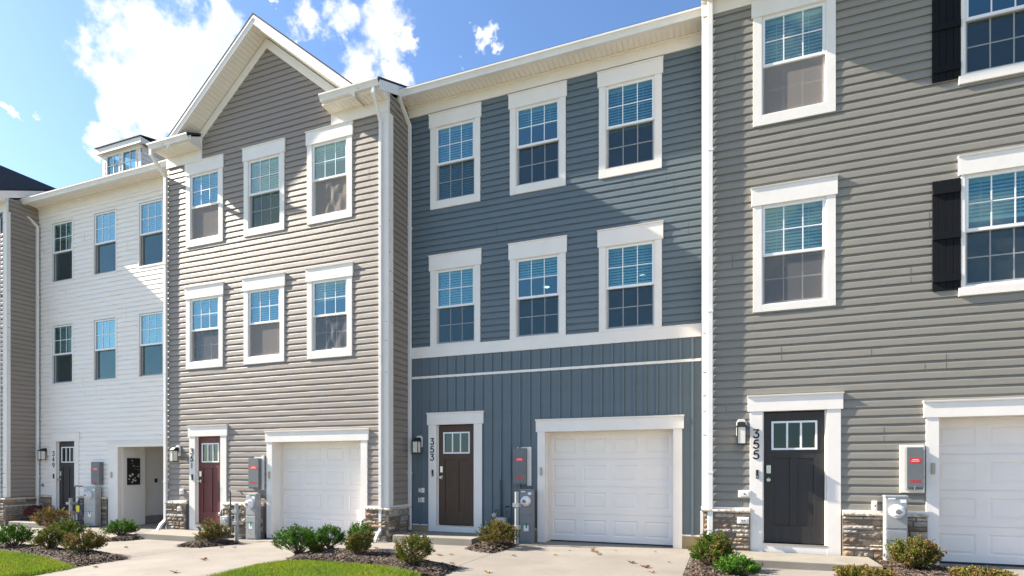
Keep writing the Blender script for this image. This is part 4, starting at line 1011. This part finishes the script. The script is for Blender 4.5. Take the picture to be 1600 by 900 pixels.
meter(-9.78, -9.50, -.13, .88, B, 'galv', 'galvanised electric meter cabinet against stone of the taupe house')
meter(-16.37, -15.90, -.13, .93, A, 'galv', 'galvanised electric meter cabinet standing at the white house')
def gas_meter(x, Y, z, label, tagc=None, gmat='galv'):
    o = thing('gas_meter', (x, Y, z), label, 'gas meter', 'gas meters with pipes at the walls')
    y = Y-.20
    b = MB(); zc = z+.30; b.box(x-.11, x+.11, y-.07, y+.07, zc-.13, zc+.13); b.tube([(x, y-.065, zc-.02), (x, y-.10, zc-.02)], [.10, .085], 18)
    b.tube([(x, y-.06, zc-.02), (x, y+.09, zc-.02)], .115, 20); b.build('meter_body', gmat, o, bevel=.02)
    p = MB(); p.tube([(x-.14, y, z-.05), (x-.14, y, zc+.24), (x-.12, y, zc+.27), (x-.09, y, zc+.27), (x-.08, y, zc+.24), (x-.08, y, zc+.13)], .014, 10)
    p.tube([(x+.08, y, zc+.13), (x+.08, y, zc+.30), (x+.08, y+.02, zc+.33), (x+.08, Y, zc+.33)], .014, 10)
    p.tube([(x-.14, y, zc+.08), (x-.14, y, zc+.13)], .026, 10); p.tube([(x+.08, y, zc+.20), (x+.08, y, zc+.26)], .026, 10)
    p.build('pipe', 'pipe_dark', o)
    r = MB(); r.tube([(x-.14, y-.01, zc+.17), (x-.14, y-.06, zc+.17)], [.045, .045], 16); r.tube([(x-.14, y-.06, zc+.17), (x-.14, y-.075, zc+.17)], [.03, .015], 16); r.build('regulator', 'galv', o)
    if tagc: t = MB(); t.box(x-.03, x+.10, y-.118, y-.112, zc-.03, zc+.14); t.build('tag', 'yellow_tag', o)
    return o
gas_meter(-4.08, A, .05, 'grey gas meter with thin dark pipes behind the shrub by the blue wall')
gas_meter(-10.38, B, -.05, 'small gas meter beside stone between the dark red door and the meter cabinet')
gas_meter(-16.53, A, -.02, 'dark gas meter wearing a yellow tag at the white house', tagc=True, gmat='box_dark')
# thin riser pipes
def riser(label, pts, r, m='pipe_dark', name='gas_pipe', cat='pipe', extra=None):
    b = MB(); b.tube(pts, r, 10)
    for z in (extra or []): b.box(pts[0][0]-r*1.6, pts[0][0]+r*1.6, pts[0][1]-r*1.6, pts[0][1]+r*1.6, z, z+.07)
    return tag(b.build(name, m), label, cat)
riser('thin dark gas riser pipe on the blue batten wall above the shrub', [(-4.16, A-.06, .35), (-4.16, A-.06, 1.20), (-4.16, A-.03, 1.2)], .012)
riser('thin dark pipe bent over beside the meter cabinet of the taupe house', [(-10.24, B-.22, -.1), (-10.24, B-.22, .90), (-10.22, B-.22, .93), (-9.98, B-.2, .93), (-9.9, B-.2, .86)], .014)
riser('thin dark pipe looping above the tagged gas meter at the white house', [(-16.70, A-.26, -.1), (-16.70, A-.26, .92), (-16.68, A-.26, .95), (-16.38, A-.26, .95)], .016)
riser('galvanised steel guard post in front of the meter at the blue house', [(-3.62, 9.85, -.05), (-3.62, 9.85, 1.0)], .038, 'galv', 'guard_post', 'post', (.30, .72))
riser('galvanised steel guard post in front of the meter at the taupe house', [(-9.62, 9.02, -.15), (-9.62, 9.02, .70)], .038, 'galv', 'guard_post', 'post', (.25, .5))
riser('weathered guard post standing before the tagged gas meter at the white house', [(-16.70, 10.08, -.2), (-16.70, 10.08, .62)], .05, 'galv', 'guard_post', 'post', (.2, .45))
def outlet(x, z, Y, label, w=.055, h=.04, m='white_trim', round_=False):
    o = thing('wall_outlet', (x, Y, z), label, 'outlet')
    b = MB(); b.box(x-w-.012, x+w+.012, Y-.034, Y, z-h-.012, z+h+.012); b.build('plate', m, o, bevel=.004)
    c = MB(); c.box(x-w*.8, x+w*.8, Y-.052, Y-.034, z-h*.8, z+h*.8); cv = c.build('cover', m, o, bevel=.004)
    c = MB(); c.tube([(x, Y-.052, z), (x, Y-.056, z)], .012, 12) if not round_ else [c.box(x-.028, x-.008, Y-.055, Y-.052, z-.014, z+.014), c.box(x+.008, x+.028, Y-.055, Y-.052, z-.014, z+.014)]
    c.build('socket', 'box_grey' if round_ else 'black_plastic', cv)
def WX(u, v, Y): return W(u, v, Y)
x, z = W(659.5, 766, A); outlet(x, z, A, 'upper small white outlet on blue siding left of the brown door')
x, z = W(659, 781, A); outlet(x, z, A, 'lower small grey white outlet on blue siding left of the brown door', round_=True)
x, z = W(1163, 771.5, B); outlet(x, z, B-.015, 'white outlet on grey siding left of the black door', w=.08, h=.045)
x, z = W(1161, 813, B-.09); outlet(x, z, B-.085, 'outlet in a white box set in the stone left of the black door', w=.075, h=.04, round_=True)
x, z = W(286, 768, B); outlet(x, z, B-.015, 'small white outlet on taupe siding left of the dark red door', w=.045, h=.05)
x, z = W(281, 795, B-.09); outlet(x, z, B-.085, 'round white vent in the stone left of the dark red door', w=.04, h=.04)
x, z = W(1365.5, 790, B); outlet(x, z, B-.015, 'narrow white outlet on grey siding beside the meter cabinet', w=.02, h=.06)
x, z = W(69, 758, A); outlet(x, z, A-.015, 'tiny dark outlet on white siding under the lamp of number 349', w=.02, h=.03, m='box_grey')
# hanging picture in the open garage
o = thing('wall_panel', (-15.29, A+.35, 1.2), 'narrow dark floral panel hanging inside the open garage', 'picture')
b = MB(); b.box(-15.30, -15.275, A+.20, A+.56, .98, 1.72); b.build('panel_frame', 'black_metal', o, bevel=.004)
b = MB(); rg = random.Random(2)
for q in range(26):
    yy = A+.24+rg.random()*.28; zz = 1.02+rg.random()*.26 if q < 16 else 1.3+rg.random()*.38; r_ = rg.uniform(.012, .028) if q < 16 else rg.uniform(.006, .012)
    b.tube([(-15.276, yy, zz), (-15.271, yy, zz)], r_, 9)
b.build('flower_pattern', 'lamp_glass', o)
# ================================================================== PLANTS
def shrub(x, y, r, h, pal, label, seed, cat='shrub', flat=1.0, dz=0, name='shrub', density=1.0, stemh=.08, leafl=.022):
    rng = random.Random(seed); z0 = gz(x)+.03+dz
    o = thing(name, (x, y, z0), label, cat, 'shrubs planted in the front beds')
    f = MB(); s = MB(); ntips = int(150*density*(r/.3)**1.5)+30; tips = []
    lob = [(rng.uniform(0, 6.28), rng.uniform(.0, .45)) for _ in range(5)]
    for k in range(ntips):
        a = rng.uniform(0, 6.283); ct = rng.uniform(-.55, 1.0); st_ = math.sqrt(1-ct*ct)
        q = 1+sum(am*math.cos(2*(a-ph)+3*ct) for ph, am in lob)*.22; rr = q*(rng.uniform(.5, 1)**.45)*rng.choice((.92, 1, 1, 1.08, 1.25))
        p = Vector((x+math.cos(a)*st_*r*rr, y+math.sin(a)*st_*r*rr, z0+stemh+(h-stemh)*(.42+.56*ct*rr)))
        if p.z < z0+.03: p.z = z0+.03+rng.random()*.05
        tips.append(p)
        if k % 3 == 0:
            b0 = Vector((x+rng.uniform(-.03, .03), y+rng.uniform(-.03, .03), z0-.03)); mid = b0.lerp(p, .5)+Vector((0, 0, .02)); s.tube([b0, mid, p], [.006, .004, .0015], 5)
    c0 = Vector((x, y, z0+h*.25))
    for p in tips:
        d = (p-c0).normalized(); d = (d+Vector((0, 0, .55))).normalized(); tone = rng.uniform(.7, 1.25); pc = rng.choice(pal)
        for j in range(int(rng.uniform(32, 52))):
            t = rng.uniform(-.085, .03); q = p+d*t+Vector((rng.gauss(0, .012), rng.gauss(0, .012), rng.gauss(0, .01)))
            ld = (d*.6+Vector((rng.uniform(-1, 1), rng.uniform(-1, 1), rng.uniform(-.5, 1)))).normalized(); wv = ld.cross(Vector((rng.uniform(-1, 1), rng.uniform(-1, 1), rng.uniform(-1, 1)))).normalized()
            l = leafl*rng.uniform(.6, 1.25); w = l*.42; up = ld.cross(wv)*l*.15
            c = pc if rng.random() < .75 else rng.choice(pal); k = tone*rng.uniform(.75, 1.25); f.col = (c[0]*k, c[1]*k, c[2]*k)
            f.face([q, q+ld*l*.5+wv*w+up, q+ld*l, q+ld*l*.5-wv*w+up])
    f.build('foliage', 'leaf', o, fixn=False); s.build('stem', 'bark', o)
GREEN = [(.045,.12,.010),(.07,.17,.014),(.10,.22,.022),(.04,.09,.010)]
OLIVE = [(.09,.13,.012),(.14,.15,.018),(.06,.10,.010),(.19,.13,.03),(.11,.08,.018)]
RUST = [(.18,.13,.035),(.25,.14,.045),(.12,.12,.03),(.30,.19,.07),(.10,.08,.02)]
def at(u, v): return G(u, v)
def sh(u, v, wpx, hpx, pal, label, seed, **k):
    x, y = G(u, v); d = -x*sn+y*cs; s = d/FPX; shrub(x, y, wpx*s/2*.93, hpx*s*1.0, pal, label, seed, **k)
sh(466, 868, 66, 42, GREEN, 'bright green spreading shrub at the left end of the middle bed', 1)
sh(515, 861, 46, 38, GREEN, 'smaller bright green shrub second from the left in the middle bed', 2)
sh(561, 872, 42, 40, OLIVE, 'olive shrub directly in front of a green one in the middle bed', 3)
sh(563, 860, 44, 40, GREEN, 'green shrub standing right behind the olive one in the middle bed', 4)
sh(645, 888, 60, 50, OLIVE, 'loose olive shrub at the right end of the middle bed near the grass', 5)
sh(496, 868, 22, 13, OLIVE, 'very small low dark shrub between the two bright green shrubs', 6)
sh(778, 856, 60, 38, RUST+OLIVE, 'yellow and rust leaved shrub beside the doorstep of the brown door', 7)
sh(332, 850, 44, 32, RUST+OLIVE, 'olive and rust shrub in front of the dark red door', 8)
sh(190, 840, 42, 26, GREEN, 'bright green shrub before the open garage', 9)
sh(24, 858, 52, 35, GREEN, 'dark green shrub at the left edge above the lawn', 10)
sh(79, 862, 44, 35, OLIVE, 'dark olive shrub second from the left above the lawn', 11)
sh(105, 847, 44, 32, GREEN+OLIVE, 'green shrub behind the olive shrubs of the left bed', 12)
sh(82, 829, 42, 34, RUST, 'rust coloured shrub in front of the door of the white house', 13)
sh(133, 869, 52, 36, RUST+OLIVE, 'reddish olive shrub at the right tip of the left bed', 14)
shrub(-.12, 8.35, .27, .47, GREEN+OLIVE, 'big dense green shrub at the left corner of the grey house', 15, density=1.5)
shrub(.16, 7.75, .23, .25, GREEN, 'low green shrub left of the doorstep of the grey house', 16, density=1.3)
shrub(1.55, 7.75, .26, .17, OLIVE+RUST, 'low olive shrub cut by the bottom edge before the black door', 17, density=1.2)
shrub(2.38, 8.85, .27, .42, OLIVE+RUST, 'dark bronze leaved shrub in front of the pale meter cabinet', 18, density=1.5)
shrub(2.85, 8.05, .28, .16, OLIVE+RUST, 'low bronze shrub cut by the bottom edge before the right garage', 19, density=1.2)
# mums in a pot on the white house's doorstep
o = thing('flower_pot', (-18.12, 10.0, -.02), 'pot of burgundy flowers on the doorstep of the white house', 'potted plant')
b = MB(); b.tube([(-18.12, 10.0, -.02), (-18.12, 10.0, .02), (-18.12, 10.0, .16)], [.09, .10, .13], 18); b.build('pot', 'soil', o)
f = MB(); rg = random.Random(31)
for k in range(2600):
    a = rg.uniform(0, 6.28); ct = rg.uniform(-.2, 1); s_ = math.sqrt(1-ct*ct); rr = rg.uniform(.8, 1)*.26; p = Vector((-18.12+math.cos(a)*s_*rr, 10.0+math.sin(a)*s_*rr, .18+ct*rr*.85)); d = Vector((rg.uniform(-1, 1), rg.uniform(-1, 1), rg.uniform(-1, 1))).normalized(); w = d.orthogonal().normalized()
    f.col = rg.choice([(.16,.01,.04),(.10,.008,.03),(.22,.02,.06),(.05,.08,.02)]); l = .022; f.face([p, p+d*l*.5+w*.008, p+d*l, p+d*l*.5-w*.008])
f.build('blossom', 'leaf', o, fixn=False)
# fallen leaves
rg = random.Random(77)
leaves = [(762,895,1.3,'large tan fallen leaf on the blue house driveway near its left joint'),
 (868,868,.8,'small fallen leaf on the driveway below the left edge of the middle garage door'),
 (930,863,1.5,'large rust leaf in the leaf clump in front of the middle garage door'),
 (936,867,1.2,'brown leaf at the right of the clump before the middle garage'),
 (926,859,1.0,'small brown leaf closest to the middle garage door in the leaf clump'),
 (987,880,1.5,'large brown leaf left of the largest tan one on the blue driveway'),
 (1008,887,1.6,'largest tan leaf towards the right side of the blue house driveway'),
 (705,867,1.0,'pale orange leaf on the walkway in front of the brown door'),
 (686,868,1.3,'brown leaf on the walkway just right of the loose olive shrub'),
 (803,869,1.0,'small leaf on the driveway just in front of the guard post of the blue house'),
 (706,881,1.0,'leaf beside the pointed right tip of the middle mulch bed'),
 (319,875,1.6,'large orange leaf in the middle of the taupe house driveway'),
 (272,895,1.6,'dark curled leaf on the taupe driveway near the bottom edge'),
 (197,856,1.0,'tan leaf on the walkway left of the taupe house driveway'),
 (149,887,1.1,'thin brown leaf beside the left lawn edge on the driveway'),
 (347,856,.9,'small leaf on the driveway by the rust shrub of the dark red door'),
 (366,856,.9,'small leaf below the galvanised meter of the taupe house'),
 (588,857,1.2,'brown leaf at the foot of the taupe house corner downspout'),
 (1075,858,1.1,'brown leaf against the tan foundation right of the middle garage'),
 (1018,895,1.0,'leaf at the bottom edge of the picture on the blue house driveway'),
 (890,861,.6,'tiny leaf crumb left of the leaf clump before the middle garage door'),
 (962,861,.6,'tiny leaf crumb right of the leaf clump before the middle garage door'),
 (1024,863,.6,'tiny leaf crumb before the right end of the middle garage door'),
 (1045,879,.6,'tiny leaf crumb near the right edge of the blue house driveway')]
for i, (u, v, q, lab) in enumerate(leaves):
    x, y = G(u, v); z = gz(x)+.004; b = MB(); a0 = rg.uniform(0, 6.28); L_ = .046*q; n = 9
    cc = rg.choice([(.30,.15,.05),(.22,.10,.04),(.38,.22,.09),(.16,.08,.04)]); b.col = cc
    rim = []
    for k in range(n*2):
        a = a0+math.pi*k/n; rr = L_*(1.0 if k % 4 == 0 else (.55 if k % 2 == 0 else .72))*(1.25 if k in (0,) else 1); rim.append((x+math.cos(a)*rr, y+math.sin(a)*rr*.8, z+.004+rg.uniform(0, .022)*q))
    vs = [(x, y, z+.003)]+rim; m_ = len(rim); b.mesh(vs, [(0, 1+k, 1+(k+1) % m_) for k in range(m_)])
    tag(b.build('fallen_leaf', 'dry_leaf', fixn=False), lab, 'leaf', 'fallen leaves on the paving')
